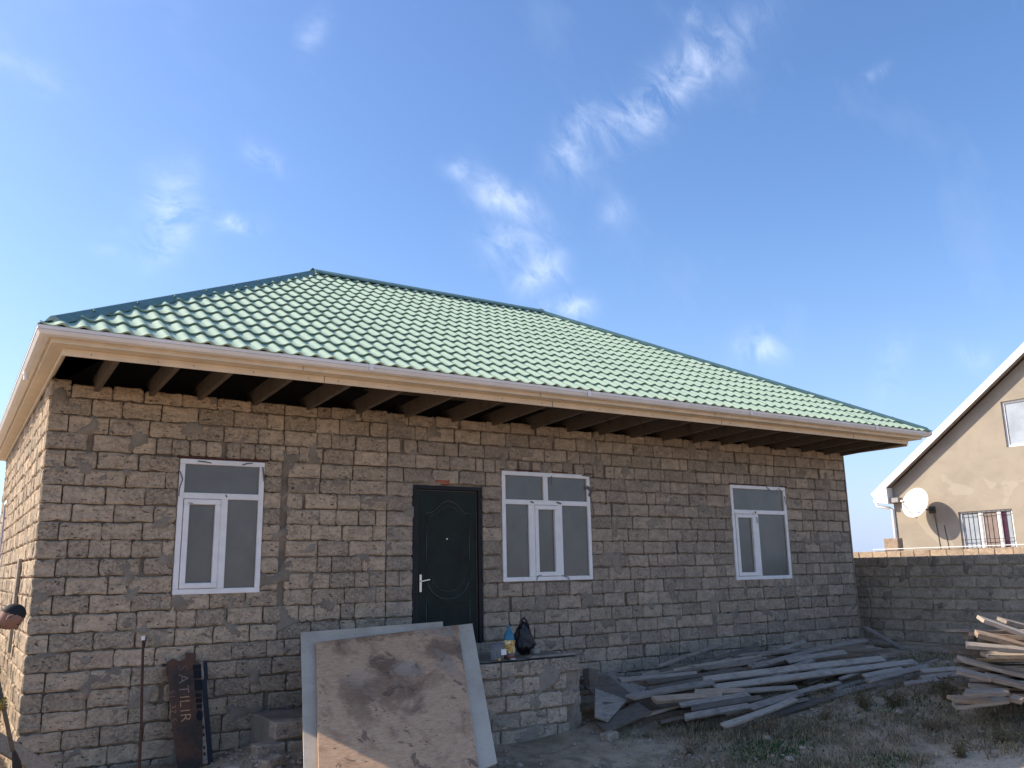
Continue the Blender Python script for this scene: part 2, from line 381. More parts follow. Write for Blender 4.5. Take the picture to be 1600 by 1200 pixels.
def ply_mat():
    t = NT('stained_plywood'); oc = t.objco()
    n = t.noise(oc, 1.5, 6, .62, .5); n2 = t.noise(oc, 4.2, 5, .65, .8); g = t.noise(t.mapv(oc, (2, 9, 9)), 5, 5, .6)
    c = t.mix(t.ramp(g, .3, .7), (.55, .33, .185), (.67, .43, .26))
    c = t.mix(t.ramp(n, .30, .46, .85, 0), c, t.mix(t.ramp(n2, .35, .65), (.11, .062, .04), (.24, .145, .09)))
    c = t.mix(t.ramp(n2, .60, .68, 0, .6), c, (.30, .245, .20))
    c = t.mix(t.ramp(n2, .385, .34, 0, .7), c, (.11, .07, .055))
    # object space: u along width 0..1.72, v down the sheet 0..1.5
    sx = t.N.new('ShaderNodeSeparateXYZ'); t.L.new(oc, sx.inputs[0])
    n3 = t.noise(oc, 9, 6, .7, 1.2); wob = t.math('ADD', t.math('MULTIPLY', t.math('SUBTRACT', n2, .5), .42), t.math('MULTIPLY', t.math('SUBTRACT', n3, .5), .22))
    u = t.math('ADD', sx.outputs[0], wob); v = t.math('ADD', sx.outputs[1], wob)
    def blob(cu, cv, ru, rv, lo=1.45, hi=.05):
        a = t.math('DIVIDE', t.math('SUBTRACT', u, cu), ru); b_ = t.math('DIVIDE', t.math('SUBTRACT', v, cv), rv)
        return t.ramp(t.math('ADD', t.math('MULTIPLY', a, a), t.math('MULTIPLY', b_, b_)), lo, hi)
    brown = t.mix(t.ramp(g, .3, .7), (.085, .046, .030), (.16, .092, .060))
    for cu, cv, ru, rv, am in ((.62, .50, .21, .20, .8), (1.42, .36, .30, .17, .62), (.45, .82, .40, .20, .55), (.98, .80, .28, .12, .25),
                               (1.64, .85, .09, .75, .75), (.75, .0, .75, .09, .6), (1.48, .98, .16, .20, .5), (.1, .9, .16, .4, .5)):
        c = t.mix(t.math('MULTIPLY', blob(cu, cv, ru, rv), am), c, brown)
    grey = t.mix(t.ramp(n2, .3, .7), (.30, .235, .175), (.42, .34, .26))
    for cu, cv, ru, rv, am in ((.85, .58, .17, .13, .7), (1.35, .60, .16, .22, .6), (1.6, .07, .22, .10, .7), (1.66, .3, .08, .4, .55), (.25, .62, .2, .14, .35)):
        c = t.mix(t.math('MULTIPLY', blob(cu, cv, ru, rv), am), c, grey)
    mo = t.noise(oc, 3.1, 7, .72, .6); c = t.mix(t.ramp(mo, .50, .66, 0, .6), c, (.26, .13, .07)); c = t.mix(t.ramp(mo, .40, .30, 0, .4), c, (.16, .10, .07))
    # nail marks
    nv = t.voro(t.mapv(oc, (1, 1.9, 1)), 9, rnd=.75)
    c = t.mix(t.ramp(nv, .13, .08, 0, .8), c, (.05, .03, .022))
    nv2 = t.voro(t.mapv(oc, (1, 2.4, 1)), 4.3, rnd=.9)
    c = t.mix(t.ramp(nv2, .10, .06, 0, .8), c, (.04, .025, .02))
    f = t.noise(oc, 60, 4, .7); c = t.mix(t.ramp(f, .4, .75, 0, .25), c, (.12, .08, .055))
    t.bump(t.math('ADD', g, n2), .35, .004)
    return t.done(c, .7, .3)
M['ply'] = ply_mat()
def greyboard():
    t = NT('grey_fibre_board'); n = t.noise(t.pos, 2.2, 5, .6); n2 = t.noise(t.pos, 14, 5, .7)
    c = t.mix(t.ramp(n, .3, .7), (.47, .385, .285), (.60, .505, .385))
    c = t.mix(t.ramp(n2, .55, .75, 0, .45), c, (.26, .205, .15)); t.bump(n2, .25, .004)
    return t.done(c, .8, .2)
M['greyboard'] = greyboard()

def stucco_mat():
    t = NT('tan_cement_render'); n = t.noise(t.mapv(t.pos, (1, 1, 1.4)), .9, 5, .6, .5); n2 = t.noise(t.pos, 6, 4)
    c = t.mix(t.ramp(n, .35, .65), (.32, .275, .215), (.375, .32, .25))
    patch = t.noise(t.mapv(t.pos, (1, 1, 1), loc=(3, 5, 1)), .75, 3, .5, .6)
    c = t.mix(t.ramp(patch, .56, .585, 0, .55), c, (.43, .375, .295))
    c = t.mix(t.ramp(n2, .5, .8, 0, .2), c, (.27, .23, .175)); t.bump(t.noise(t.pos, 60, 4), .3, .005)
    return t.done(c, .92, .15)
M['stucco'] = stucco_mat()
M['white_trim'] = plain('white_trim', (.80, .78, .75), .5, .4, 0, .04, 3, .03)
M['grey_under'] = plain('grey_soffit', (.35, .33, .31), .7, .2)
M['dish'] = plain('satellite_dish_white', (.80, .76, .68), .5, .4, 0, .04, 3, 0)
M['dark_metal'] = plain('dark_metal', (.04, .038, .038), .6, .4)
M['curtain_brown'] = plain('brown_curtain', (.28, .22, .19), .9, .1)
M['curtain_purple'] = plain('purple_curtain', (.075, .03, .055), .9, .1)
M['roof_far'] = plain('far_roof_sheet', (.30, .12, .09), .5, .4)

def ground_mat():
    t = NT('dry_earth'); p = t.pos
    a = t.noise(p, .7, 6, .6, .4); b = t.noise(p, 5, 6, .65); f = t.noise(p, 42, 5, .7)
    c = t.mix(t.ramp(a, .35, .65), (.42, .295, .19), (.56, .42, .285))
    c = t.mix(t.ramp(b, .45, .68, 0, .7), c, (.23, .17, .115))
    c = t.mix(t.ramp(t.noise(p, 1.3, 5, .6, .3), .52, .64, 0, .55), c, (.19, .16, .09))
    c = t.mix(t.ramp(f, .5, .75, 0, .5), c, (.50, .42, .32))
    sx = t.N.new('ShaderNodeSeparateXYZ'); t.L.new(p, sx.inputs[0])
    for cx_, cy_, r1, r2 in ((8.4, -5.1, 1.3, .75), (5.2, -3.4, 1.2, .5), (7.2, -4.5, .8, .35)):
        a1 = t.math('DIVIDE', t.math('SUBTRACT', sx.outputs[0], cx_), r1); a2 = t.math('DIVIDE', t.math('SUBTRACT', sx.outputs[1], cy_), r2)
        rr_ = t.math('ADD', t.math('ADD', t.math('MULTIPLY', a1, a1), t.math('MULTIPLY', a2, a2)), t.math('MULTIPLY', t.math('SUBTRACT', b, .5), 2.2))
        c = t.mix(t.ramp(rr_, 1.1, .4, 0, .8), c, t.mix(t.ramp(f, .35, .65), (.52, .40, .27), (.68, .55, .40)))
    pb = t.voro(p, 26); c = t.mix(t.ramp(pb, .22, .1, 0, .5), c, (.33, .29, .24))
    t.bump(t.math('ADD', t.math('ADD', t.math('MULTIPLY', b, 1.2), f), t.ramp(pb, .3, .05, 0, .8)), .9, .03)
    return t.done(c, .97, .08)
M['ground'] = ground_mat()
def grass_mat(name, a, b):
    t = NT(name); r = t.noise(t.pos, 1.8, 3); f = t.noise(t.pos, 30, 2)
    c = t.mix(t.ramp(r, .35, .65), a, b); c = t.mix(t.ramp(f, .4, .7, 0, .6), c, tuple(x*1.5 for x in b))
    return t.done(c, .9, .1)
M['straw'] = grass_mat('dry_straw', (.22, .18, .10), (.42, .32, .19))
M['weed'] = grass_mat('grey_green_weed', (.085, .082, .045), (.20, .165, .095))
M['green'] = grass_mat('green_weed', (.03, .075, .025), (.06, .11, .035))
M['twig'] = plain('dry_twig', (.18, .135, .09), .9, .1)

# ------------------------------------------------------------------ the ground
def gz(x, y):
    t = min(1, max(0, (x-5)/7.5)); t = t*t*(3-2*t)
    z = -1.72+.50*t
    z -= .11*min(1.7, max(0, -y-.9))*(1-.55*t)
    z -= .16*min(1.8, max(0, -y-3.3))
    return z
def gzn(x, y):
    z = gz(x, y)
    amp = 1 if (-3 < x < 18 and -9 < y < 3) else .6
    z += amp*(.045*noise.noise(Vector((x*.9, y*.9, 0)))+.028*noise.noise(Vector((x*2.7, y*2.7, 3)))+.012*noise.noise(Vector((x*7, y*7, 5))))
    # rubble heap left of the porch
    z += .26*math.exp(-((x-2.55)**2/.35+(y+.55)**2/.30))
    z += .10*math.exp(-((x-2.0)**2/.3+(y+1.35)**2/.12))
    z += .17*math.exp(-((x-3.8)**2/.25+(y+2.5)**2/.10))
    z += .12*math.exp(-((x-9.3)**2/1.6+(y+5.6)**2/.5))+.10*math.exp(-((x-6.9)**2/.8+(y+4.3)**2/.2))
    return z
def build_ground():
    def axis(lo, hi, st, far):
        a = []; x = lo
        while x <= hi: a.append(x); x += st
        s_ = st; x = a[-1]
        while x < far: s_ *= 1.5; x += s_; a.append(x)
        s_ = st; x = a[0]; pre = []
        while x > -far: s_ *= 1.5; x -= s_; pre.append(x)
        return pre[::-1]+a
    xs = axis(-2, 15, .085, 900); ys = axis(-8, 1.0, .085, 900)
    vs = [(x, y, gzn(x, y) if abs(x) < 60 and abs(y) < 60 else -1.7) for y in ys for x in xs]
    nx = len(xs); fs = [(j*nx+i, j*nx+i+1, (j+1)*nx+i+1, (j+1)*nx+i) for j in range(len(ys)-1) for i in range(nx-1)]
    tag(add('ground', vs, fs, M['ground'], smooth=True), 'bare dry earth of the yard with patchy weeds', None, kind='structure')
build_ground()

# ------------------------------------------------------------------ stone blocks
def block_geo(L, H, depth, rg, rough=1.0):
    """front face toward -y, irregular chipped outline; local x 0..L, z 0..H"""
    pts = []
    r = rg.uniform(.014, .032)*rough
    def j(a=.004): return rg.uniform(-a, a)*rough
    cs = [(0, 0), (L, 0), (L, H), (0, H)]
    dirs = [(1, 0), (0, 1), (-1, 0), (0, -1)]
    for i in range(4):
        cx, cz = cs[i]; dx, dz = dirs[i]; px, pz = dirs[i-1]
        rc = r*rg.uniform(.6, 1.9)
        if rg.random() < .16: rc *= 2.1
        rc = min(rc, L*.3, H*.3)
        pts.append((cx-px*rc+j(.002), cz-pz*rc+j(.002)))
        pts.append((cx+(dx-px)*rc*.28, cz+(dz-pz)*rc*.28))
        pts.append((cx+dx*rc+j(.002), cz+dz*rc+j(.002)))
        ln = L if i % 2 == 0 else H
        if ln > .25:
            for f in (.22, .40, .60, .80):
                inn = abs(j(.012))*(1.9 if rg.random() < .15 else 1); nx, nz = (-dz, dx)
                pts.append((cx+dx*ln*f+nx*inn, cz+dz*ln*f+nz*inn))
        else:
            inn = abs(j(.008)); nx, nz = (-dz, dx); pts.append((cx+dx*ln*.5+nx*inn, cz+dz*ln*.5+nz*inn))
    n = len(pts); mx, mz = L/2, H/2
    V = [(x, depth, z) for x, z in pts]
    ch = .010*rough
    V += [(x, ch, z) for x, z in pts]
    V += [(x+(mx-x)*min(.9, ch*1.3/max(.02, abs(mx-x))) , j(.0045), z+(mz-z)*min(.9, ch*1.3/max(.02, abs(mz-z)))) for x, z in pts]
    F = []
    for a in range(2):
        for k in range(n):
            k2 = (k+1) % n; F.append((a*n+k, a*n+k2, (a+1)*n+k2, (a+1)*n+k))
    F.append(tuple(2*n+k for k in range(n)))
    return V, F

NOM = [(.395, .178), (.30, .178), (.20, .178), (.13, .178)]
VAR = {}
def variants(depth, mat, key):
    out = []
    rg = random.Random(len(VAR)*7+3)
    for L, H in NOM:
        lst = []
        for k in range(10):
            V, F = block_geo(L, H, depth, rg)
            lst.append((V, F, None))
        out.append((L, H, lst))
    VAR[key] = out
meshcache = {}
def place_blocks(blocks, budget, parent, axis, mat_of, key):
    """blocks: (a, z, L, H, proud, deep) a = start along the wall. axis('x', y0) faces -y; axis('y', x0) faces -x.
       the nearest `budget` become single objects; the others one stuff part"""
    cam = Vector((-.782, -10.054, .181))
    def world(a, z, proud):
        if axis[0] == 'x': return Matrix.Translation((a, axis[1]+proud, z))
        return Matrix.Translation((axis[1]+proud, a, z)) @ Matrix.Rotation(R(-90), 4, 'Z')
    def score(b):
        p = Vector((b[0], axis[1], b[1])) if axis[0] == 'x' else Vector((axis[1], b[0], b[1]))
        d = (p-cam); n = Vector((0, 1, 0)) if axis[0] == 'x' else Vector((1, 0, 0))
        return b[2]*b[3]*abs(d.normalized().dot(n))/d.length_squared
    bl = sorted(blocks, key=score, reverse=True)
    solo, rest = bl[:budget], bl[budget:]
    rg = random.Random(5)
    def pick(L, deep):
        kk = (key, deep)
        if kk not in VAR: variants(.19 if deep else .05, None, kk)
        cand = min(VAR[kk], key=lambda c: abs(c[0]-L))
        return cand, rg.randrange(len(cand[2])), kk
    stuff = {}
    for i, (a, z, L, H, proud, deep) in enumerate(solo):
        cand, vi, kk = pick(L, deep); m = mat_of(a)
        ck = (kk, cand[0], vi, m.name)
        if ck not in meshcache:
            V, F, _ = cand[2][vi]; meshcache[ck] = mesh('stone_block', V, F, m)
        o = bpy.data.objects.new('stone_block', meshcache[ck])
        tilt = Matrix.Rotation(rg.uniform(-.010, .010), 4, 'Y')
        finish(o, parent, world(a, z, proud) @ tilt @ Matrix.Diagonal((L/cand[0], 1, H/cand[1], 1)))
    if rest:
        for b in rest:
            a, z, L, H, proud, deep = b
            m = mat_of(a); st = stuff.setdefault(m.name, [m, [], [], []])
            cand, vi, kk = pick(L, deep); V, F, _ = cand[2][vi]
            W_ = world(a, z, proud) @ Matrix.Rotation(rg.uniform(-.006, .006), 4, 'Y') @ Matrix.Diagonal((L/cand[0], 1, H/cand[1], 1))
            b0 = len(st[1]); st[1] += [W_ @ Vector(v) for v in V]
            st[2] += [tuple(i+b0 for i in f) for f in F]; rr = rg.random(); st[3] += [rr]*len(V)
        # one joined part, several materials
        V = []; F = []; RN = []; MI = []; mats = []
        for mn, (m, v, f, rn) in stuff.items():
            b0 = len(V); V += v; F += [tuple(i+b0 for i in q) for q in f]; RN += rn; MI += [len(mats)]*len(f); mats.append(m)
        me = mesh('stone_blocks', V, F, mats); me.polygons.foreach_set('material_index', MI)
        at = me.attributes.new('rnd', 'FLOAT', 'POINT'); at.data.foreach_set('value', RN)
        o = finish(bpy.data.objects.new('stone_blocks', me), parent); o['kind'] = 'stuff'
        return o

def row_fill(rg, a0, a1, mode='mix'):
    """split [a0,a1] into block spans with ~1 cm joints"""
    out = []; a = a0
    while a1-a > .06:
        rem = a1-a
        if mode == 'soldier': L = rg.uniform(.155, .185)
        else:
            q = rg.random()
            L = rg.uniform(.385, .405) if q < .70 else (rg.uniform(.17, .22) if q < .86 else rg.uniform(.28, .34))
        gap = rg.choice((.003, .004, .006, .008, .012))
        if rg.random() < .05: gap = rg.uniform(.03, .06)
        if rem-L-gap < .11: L = rem
        if L > .5: L = rem/2-.005
        out.append((a, min(L, rem)-.0)); a += L+gap
    return out
def subtract(seg, holes):
    segs = [seg]
    for h0, h1 in holes:
        ns = []
        for a, b in segs:
            if h1 <= a or h0 >= b: ns.append((a, b)); continue
            if h0 > a: ns.append((a, h0))
            if h1 < b: ns.append((h1, b))
        segs = ns
    return segs
def mortar_sheet(name, a0, a1, z0, z1, holes, axis, parent, thr=.23, step=.03, amp=.060, seed=0, rec=.042, bottom=None):
    nx = int((a1-a0)/step)+1; nz = int((z1-z0)/step)+1
    xs = [a0+(a1-a0)*i/nx for i in range(nx+1)]; zs = [z0+(z1-z0)*i/nz for i in range(nz+1)]
    for h in holes:    # snap grid lines to the openings
        for arr, vals in ((xs, h[:2]), (zs, h[2:])):
            for v in vals:
                k = min(range(len(arr)), key=lambda i: abs(arr[i]-v)); arr[k] = v
    vs = []
    for z in zs:
        for x in xs:
            n = noise.fractal(Vector((x*3.6+seed, z*4.2, seed*3.1)), 1, 2, 4)
            t = min(1, max(0, (n-thr)/.22))
            d = rec-t*amp + .004*noise.noise(Vector((x*22, z*22, 1)))
            vs.append((x, axis[1]+d, z) if axis[0] == 'x' else (axis[1]+d, x, z))
    m_ = len(xs); fs = []
    for j in range(len(zs)-1):
        for i in range(m_-1):
            cx = (xs[i]+xs[i+1])/2; cz = (zs[j]+zs[j+1])/2
            if any(h[0] < cx < h[1] and h[2] < cz < h[3] for h in holes): continue
            f = (j*m_+i, j*m_+i+1, (j+1)*m_+i+1, (j+1)*m_+i)
            fs.append(f if axis[0] == 'x' else f[::-1])
    return add(name, vs, fs, M['mortar'], parent, True)

# ------------------------------------------------------------------ the stone house
W = 13.145; DY = 7.6; RH = .1865; ZT = 2.066
house = empty('stone_house', (6.5, 3.8, -1.72), 'unfinished single-storey limestone block house with a green tiled hip roof', 'house')
WIN = [(1.335, 2.285, -.012, 1.475), (5.585, 7.12, .03, 1.535), (10.075, 11.44, -.045, 1.508)]
DOOR = (4.235, 5.275, -.78, 1.29)
OPEN = WIN+[DOOR]
wallF = mortar_sheet('front_wall', .015, W, -1.95, 2.19, [(a, b, c, d) for a, b, c, d in OPEN], ('x', 0), house, seed=1.3)
SWIN = (6.2, 7.05, .45, 1.48)
wallS = mortar_sheet('side_wall', .015, DY, -1.95, 2.28, [SWIN], ('y', 0), house, seed=7.7, step=.05)
b_ = MB(); b_.box(.02, W, DY-.2, DY, -1.95, 2.9); b_.box(W-.2, W-.003, .19, DY-.21, -1.95, 2.9); b_.build('back_wall', M['mortar'], house)
b_ = MB(); b_.box(.03, W-.21, .21, DY-.21, -1.95, -.86); b_.build('floor_slab', M['mortar'], house)

rg = random.Random(21)
front = []; side = []
def pj(): return -.012+rg.uniform(-.005, .006)
for k in range(-1, 21):
    zt = ZT-RH*k; zb = zt-RH
    if k == -1: zt_ = zt-.01
    H = RH-rg.uniform(.002, .007)
    odd = k % 2 == 0
    holes = []
    for wi, (a, b, c, d) in enumerate(OPEN):
        if zb+.05 < d and zt-.06 > c: holes.append((a-.006, b+.006, wi))
    # quoin
    x0 = -.012 if odd else .19
    segs = subtract((x0, W), [(a, b) for a, b, w in holes])
    soldier = []
    if k == 2: soldier = [(1.08, 3.0), (5.3, 7.6), (9.9, 11.75)]
    cuts = [3.861]
    if zb < -.35 : cuts.append(3.27)
    if 3 <= k <= 11: cuts.append(2.50)
    fin = []
    for a, b in segs:
        cur = a
        for c in sorted(cuts):
            if cur+.05 < c < b-.05:
                fin.append((cur, c-.004)); cur = c+(.075 if c == 2.50 else .006)
        fin.append((cur, b))
    for a, b in fin:
        parts = []
        if k == 2:
            cur = a; 
            for s0, s1 in soldier:
                s0c, s1c = max(a, s0), min(b, s1)
                if s1c-s0c > .3:
                    if s0c-cur > .08: parts += row_fill(rg, cur, s0c-.01)
                    parts += row_fill(rg, s0c, s1c, 'soldier'); cur = s1c+.01
            if b-cur > .08: parts += row_fill(rg, cur, b)
        else: parts = row_fill(rg, a, b)
        for (s, L) in parts:
            zz = zb+rg.uniform(-.003, .003); hh = H
            if k == -1: hh = rg.uniform(.12, .165)
            first = abs(s-x0) < .001 and odd
            zz += rg.uniform(-.003, .003); front.append((s, zz, L, hh, -.012 if first else pj(), first))
    # side wall, blocks run along +y; origin at far end because the block's x axis points to -y
    y0 = .185 if odd else -.012
    hs = [(SWIN[0], SWIN[1])] if (zb+.05 < SWIN[3] and zt-.06 > SWIN[2]) else []
    for a, b in subtract((y0, DY-.01), hs):
        for s, L in row_fill(rg, a, b):
            first = abs(s-y0) < .001 and not odd
            side.append((s+L, zb+rg.uniform(-.003, .003), L, H, -.012 if first else pj(), first))
front = [b for b in front if not any(b[0] < h[1]-.02 and b[0]+b[2] > h[0]+.02 and b[1] < h[3]-.07 and b[1]+b[3] > h[2]+.07 for h in OPEN)]
place_blocks(front, 236, wallF, ('x', 0), lambda a: M['stoneA'] if a < 3.85 else M['stoneB'], 'house')
place_blocks(side, 62, wallS, ('y', 0), lambda a: M['stoneA'], 'house')
# brick chips and red brick over the door
b_ = MB(); b_.box(4.56, 4.76, -.016, .04, 1.31, 1.365); b_.build('red_brick', M['brick_red'], wallF)

# conduit groove scar on the side wall + white drain edge at the right corner
# ---- windows
def window(i, rect, trans, mull, sash, panes, toprow):
    x0, x1, z0, z1 = rect; y0, y1 = -.022, .05; t = .058
    w = empty_part('window', house, (x0, 0, z0))
    f = MB()
    f.box(x0, x1, y0, y1, z0, z0+t); f.box(x0, x1, y0, y1, z1-t, z1)
    f.box(x0, x0+t, y0, y1, z0+t, z1-t); f.box(x1-t, x1, y0, y1, z0+t, z1-t)
    f.box(x0+t, x1-t, y0, y1, trans, trans+.068)
    for m0, m1 in mull: f.box(m0, m1, y0, y1, z0+t, trans)
    for m0, m1 in toprow: f.box(m0, m1, y0, y1, trans+.068, z1-t)
    f.build('frame', M['pvc'], w, bevel=.005)
    if sash:
        a, b = sash; q = MB(); c, d = z0+t+.004, trans-.004; s_ = .06; yy0, yy1 = -.034, .04
        q.box(a, b, yy0, yy1, c, c+s_); q.box(a, b, yy0, yy1, d-s_, d); q.box(a, a+s_, yy0, yy1, c+s_, d-s_); q.box(b-s_, b, yy0, yy1, c+s_, d-s_)
        q.build('sash', M['pvc'], w, bevel=.006)
    for a, b, c, d in panes:
        q = MB(); q.box(a-.008, b+.008, .006, .020, c-.008, d+.008); q.build('pane', M['pane'], w)
    return w
def empty_part(name, parent, loc):
    o = bpy.data.objects.new(name, None); o.empty_display_size = .1
    return finish(o, parent, Matrix.Translation(loc))
x0, x1, z0, z1 = WIN[0]
w1 = window(0, WIN[0], 1.03, [(1.80, 1.88)], (1.40, 1.80), [(1.46, 1.74, .11, .965), (1.88, x1-.058, z0+.058, 1.03), (x0+.058, x1-.058, 1.098, z1-.058)], [])
x0, x1, z0, z1 = WIN[1]
w2 = window(1, WIN[1], 1.075, [(6.02, 6.12), (6.52, 6.60)], (6.12, 6.52), [(6.18, 6.46, .15, 1.01), (x0+.058, 6.02, z0+.058, 1.075), (6.60, x1-.058, z0+.058, 1.075), (x0+.058, 6.28, 1.143, z1-.058), (6.36, x1-.058, 1.143, z1-.058)], [(6.28, 6.36)])
x0, x1, z0, z1 = WIN[2]
w3 = window(2, WIN[2], 1.03, [(10.60, 10.70)], (10.14, 10.60), [(10.20, 10.54, .075, .965), (10.70, x1-.058, z0+.058, 1.03), (x0+.058, x1-.058, 1.098, z1-.058)], [])
# peeling film ends on the frames
def scraps(w, lst):
    for pts, wd in lst:
        q = MB(); 
        for i in range(len(pts)-1):
            a = Vector((pts[i][0], -.027-.018*(i % 2), pts[i][1])); b = Vector((pts[i+1][0], -.027-.018*((i+1) % 2), pts[i+1][1]))
            q.bar(a, b, .003, wd*(1-.3*i/len(pts)), up=Vector((0, 0, 1)) if abs(b.x-a.x) > abs(b.z-a.z) else Vector((1, 0, 0)))
        q.build('film_scrap', M['film'], w)
scraps(w1, [([(1.52, 1.452), (1.60, 1.446), (1.67, 1.436)], .012), ([(2.02, 1.432), (2.08, 1.452), (2.14, 1.458)], .012), ([(1.335, 1.33), (1.365, 1.24), (1.34, 1.14), (1.335, 1.05)], .012), ([(2.26, 1.42), (2.278, 1.25)], .014), ([(1.42, .985), (1.49, .975)], .008), ([(1.85, 1.08), (1.86, 1.055)], .012)])
scraps(w2, [([(6.42, 1.49), (6.41, 1.36)], .014), ([(7.05, 1.36), (7.13, 1.31), (7.10, 1.22)], .05), ([(7.12, 1.22), (7.15, 1.05), (7.17, .9)], .016), ([(6.12, .04), (6.14, .10), (6.24, .115)], .010), ([(6.55, .10), (6.66, .07), (6.70, -.04)], .010), ([(6.05, 1.12), (6.09, 1.10)], .02), ([(6.5, 1.12), (6.57, 1.10)], .02), ([(6.98, 1.528), (7.12, 1.52)], .02)])
scraps(w3, [([(10.95, 1.50), (11.06, 1.42)], .012), ([(11.22, 1.46), (11.2, 1.37)], .012), ([(11.26, 1.49), (11.33, 1.42)], .010), ([(10.64, 1.075), (10.62, 1.04)], .02), ([(10.66, .98), (10.65, .88)], .012), ([(11.40, 1.35), (11.41, 1.2)], .012)])
for a, b, z in ((1.30, 2.33, 1.480), (5.56, 7.2, 1.545), (10.02, 11.5, 1.515)):
    q = MB(); q.box(a, b, -.013, .05, z, z+.018); q.build('lintel', M['lintel'], wallF)

# ---- side window (seen edge-on)
sw = empty_part('window', house, (0, SWIN[0], SWIN[2]))
q = MB(); y0_, y1_, z0, z1 = SWIN
for a in ((y0_, y0_+.06, z0, z1), (y1_-.06, y1_, z0, z1), (y0_+.06, y1_-.06, z0, z0+.06), (y0_+.06, y1_-.06, z1-.06, z1)): q.box(.0, .06, a[0], a[1], a[2], a[3])
q.build('frame', M['pvc'], sw); q = MB(); q.box(.03, .045, y0_+.05, y1_-.05, z0+.05, z1-.05); q.build('pane', M['curtain_purple'], sw)

# ---- door
dr = empty_part('door', house, (4.75, 0, -.78))
a, b, c, d = DOOR
q = MB(); q.box(a, a+.075, .012, .12, c, d); q.box(b-.055, b, .012, .12, c, d); q.box(a+.075, b-.055, .012, .12, d-.05, d)
q.build('door_frame', M['black_gap'], dr, bevel=.004)
q = MB(); q.box(a+.078, b-.058, .05, .09, c+.005, d-.053); leaf = q.build('door_leaf', M['door'], dr)
q = MB(); q.box(a+.078, a+.094, .046, .05, c+.1, d-.06); q.box(b-.075, b-.060, .046, .05, c+.01, d-.06); q.box(a+.08, b-.06, .046, .05, d-.066, d-.055); q.build('door_edge', M['door_edge'], dr)
cx = (a+b)/2+.02
def curve(name, pts, r=.009):
    q = MB(); q.tube([(x, .048, z) for x, z in pts], r, 6); q.build(name, M['moulding'], leaf, smooth=True)
hw = .34
arch = [(cx-hw, .93), (cx-hw+.09, .94), (cx-.17, 1.0), (cx-.09, 1.075), (cx, 1.10), (cx+.09, 1.075), (cx+.17, 1.0), (cx+hw-.09, .94), (cx+hw, .93)]
curve('moulding', arch)
curve('moulding', [(x, z-.05) for x, z in [(cx-hw+.05, .93), (cx-.17, .99), (cx-.09, 1.055), (cx, 1.075), (cx+.09, 1.055), (cx+.17, .99), (cx+hw-.05, .93)]], .005)
for s in (-1, 1): curve('moulding', [(cx+s*(hw-.02), .92), (cx+s*(hw-.02), .5), (cx+s*(hw-.02), .10)], .006)
oval = [(cx+(hw-.03)*math.sin(t), .10-.27*math.cos(t)) for t in [math.radians(x) for x in range(-80, 81, 10)]]
curve('moulding', oval)
curve('moulding', [(cx+(hw-.09)*math.sin(t), .13-.20*math.cos(t)) for t in [math.radians(x) for x in range(-80, 81, 10)]], .005)
low = [(cx-hw+.02, -.0), (cx-.2, -.12), (cx, -.165), (cx+.2, -.12), (cx+hw-.02, -.0)]
for s in (-1, 1): curve('moulding', [(cx+s*(hw-.02), -.06), (cx+s*(hw-.02), -.72)], .006)
q = MB(); q.box(cx-.30, cx+.30, .044, .0498, -.70, -.22); q.build('lower_panel', M['door'], leaf, bevel=.004)
q = MB(); q.lathe([(.011, -.008), (.014, 0), (.009, .006)], n=12)
for v in q.v: v.xyz = (cx-.02+v.x, .045-v.z, .60+v.y)
q.build('peephole', M['chrome'], dr)
q = MB(); q.box(a+.115, a+.148, .036, .049, -.07, .15); q.bar((a+.13, .02, .065), (a+.25, .008, .085), .018, .016); q.tube([(a+.131, .045, .067), (a+.131, .01, .067)], .010, 8); q.build('handle', M['chrome'], dr, bevel=.002)

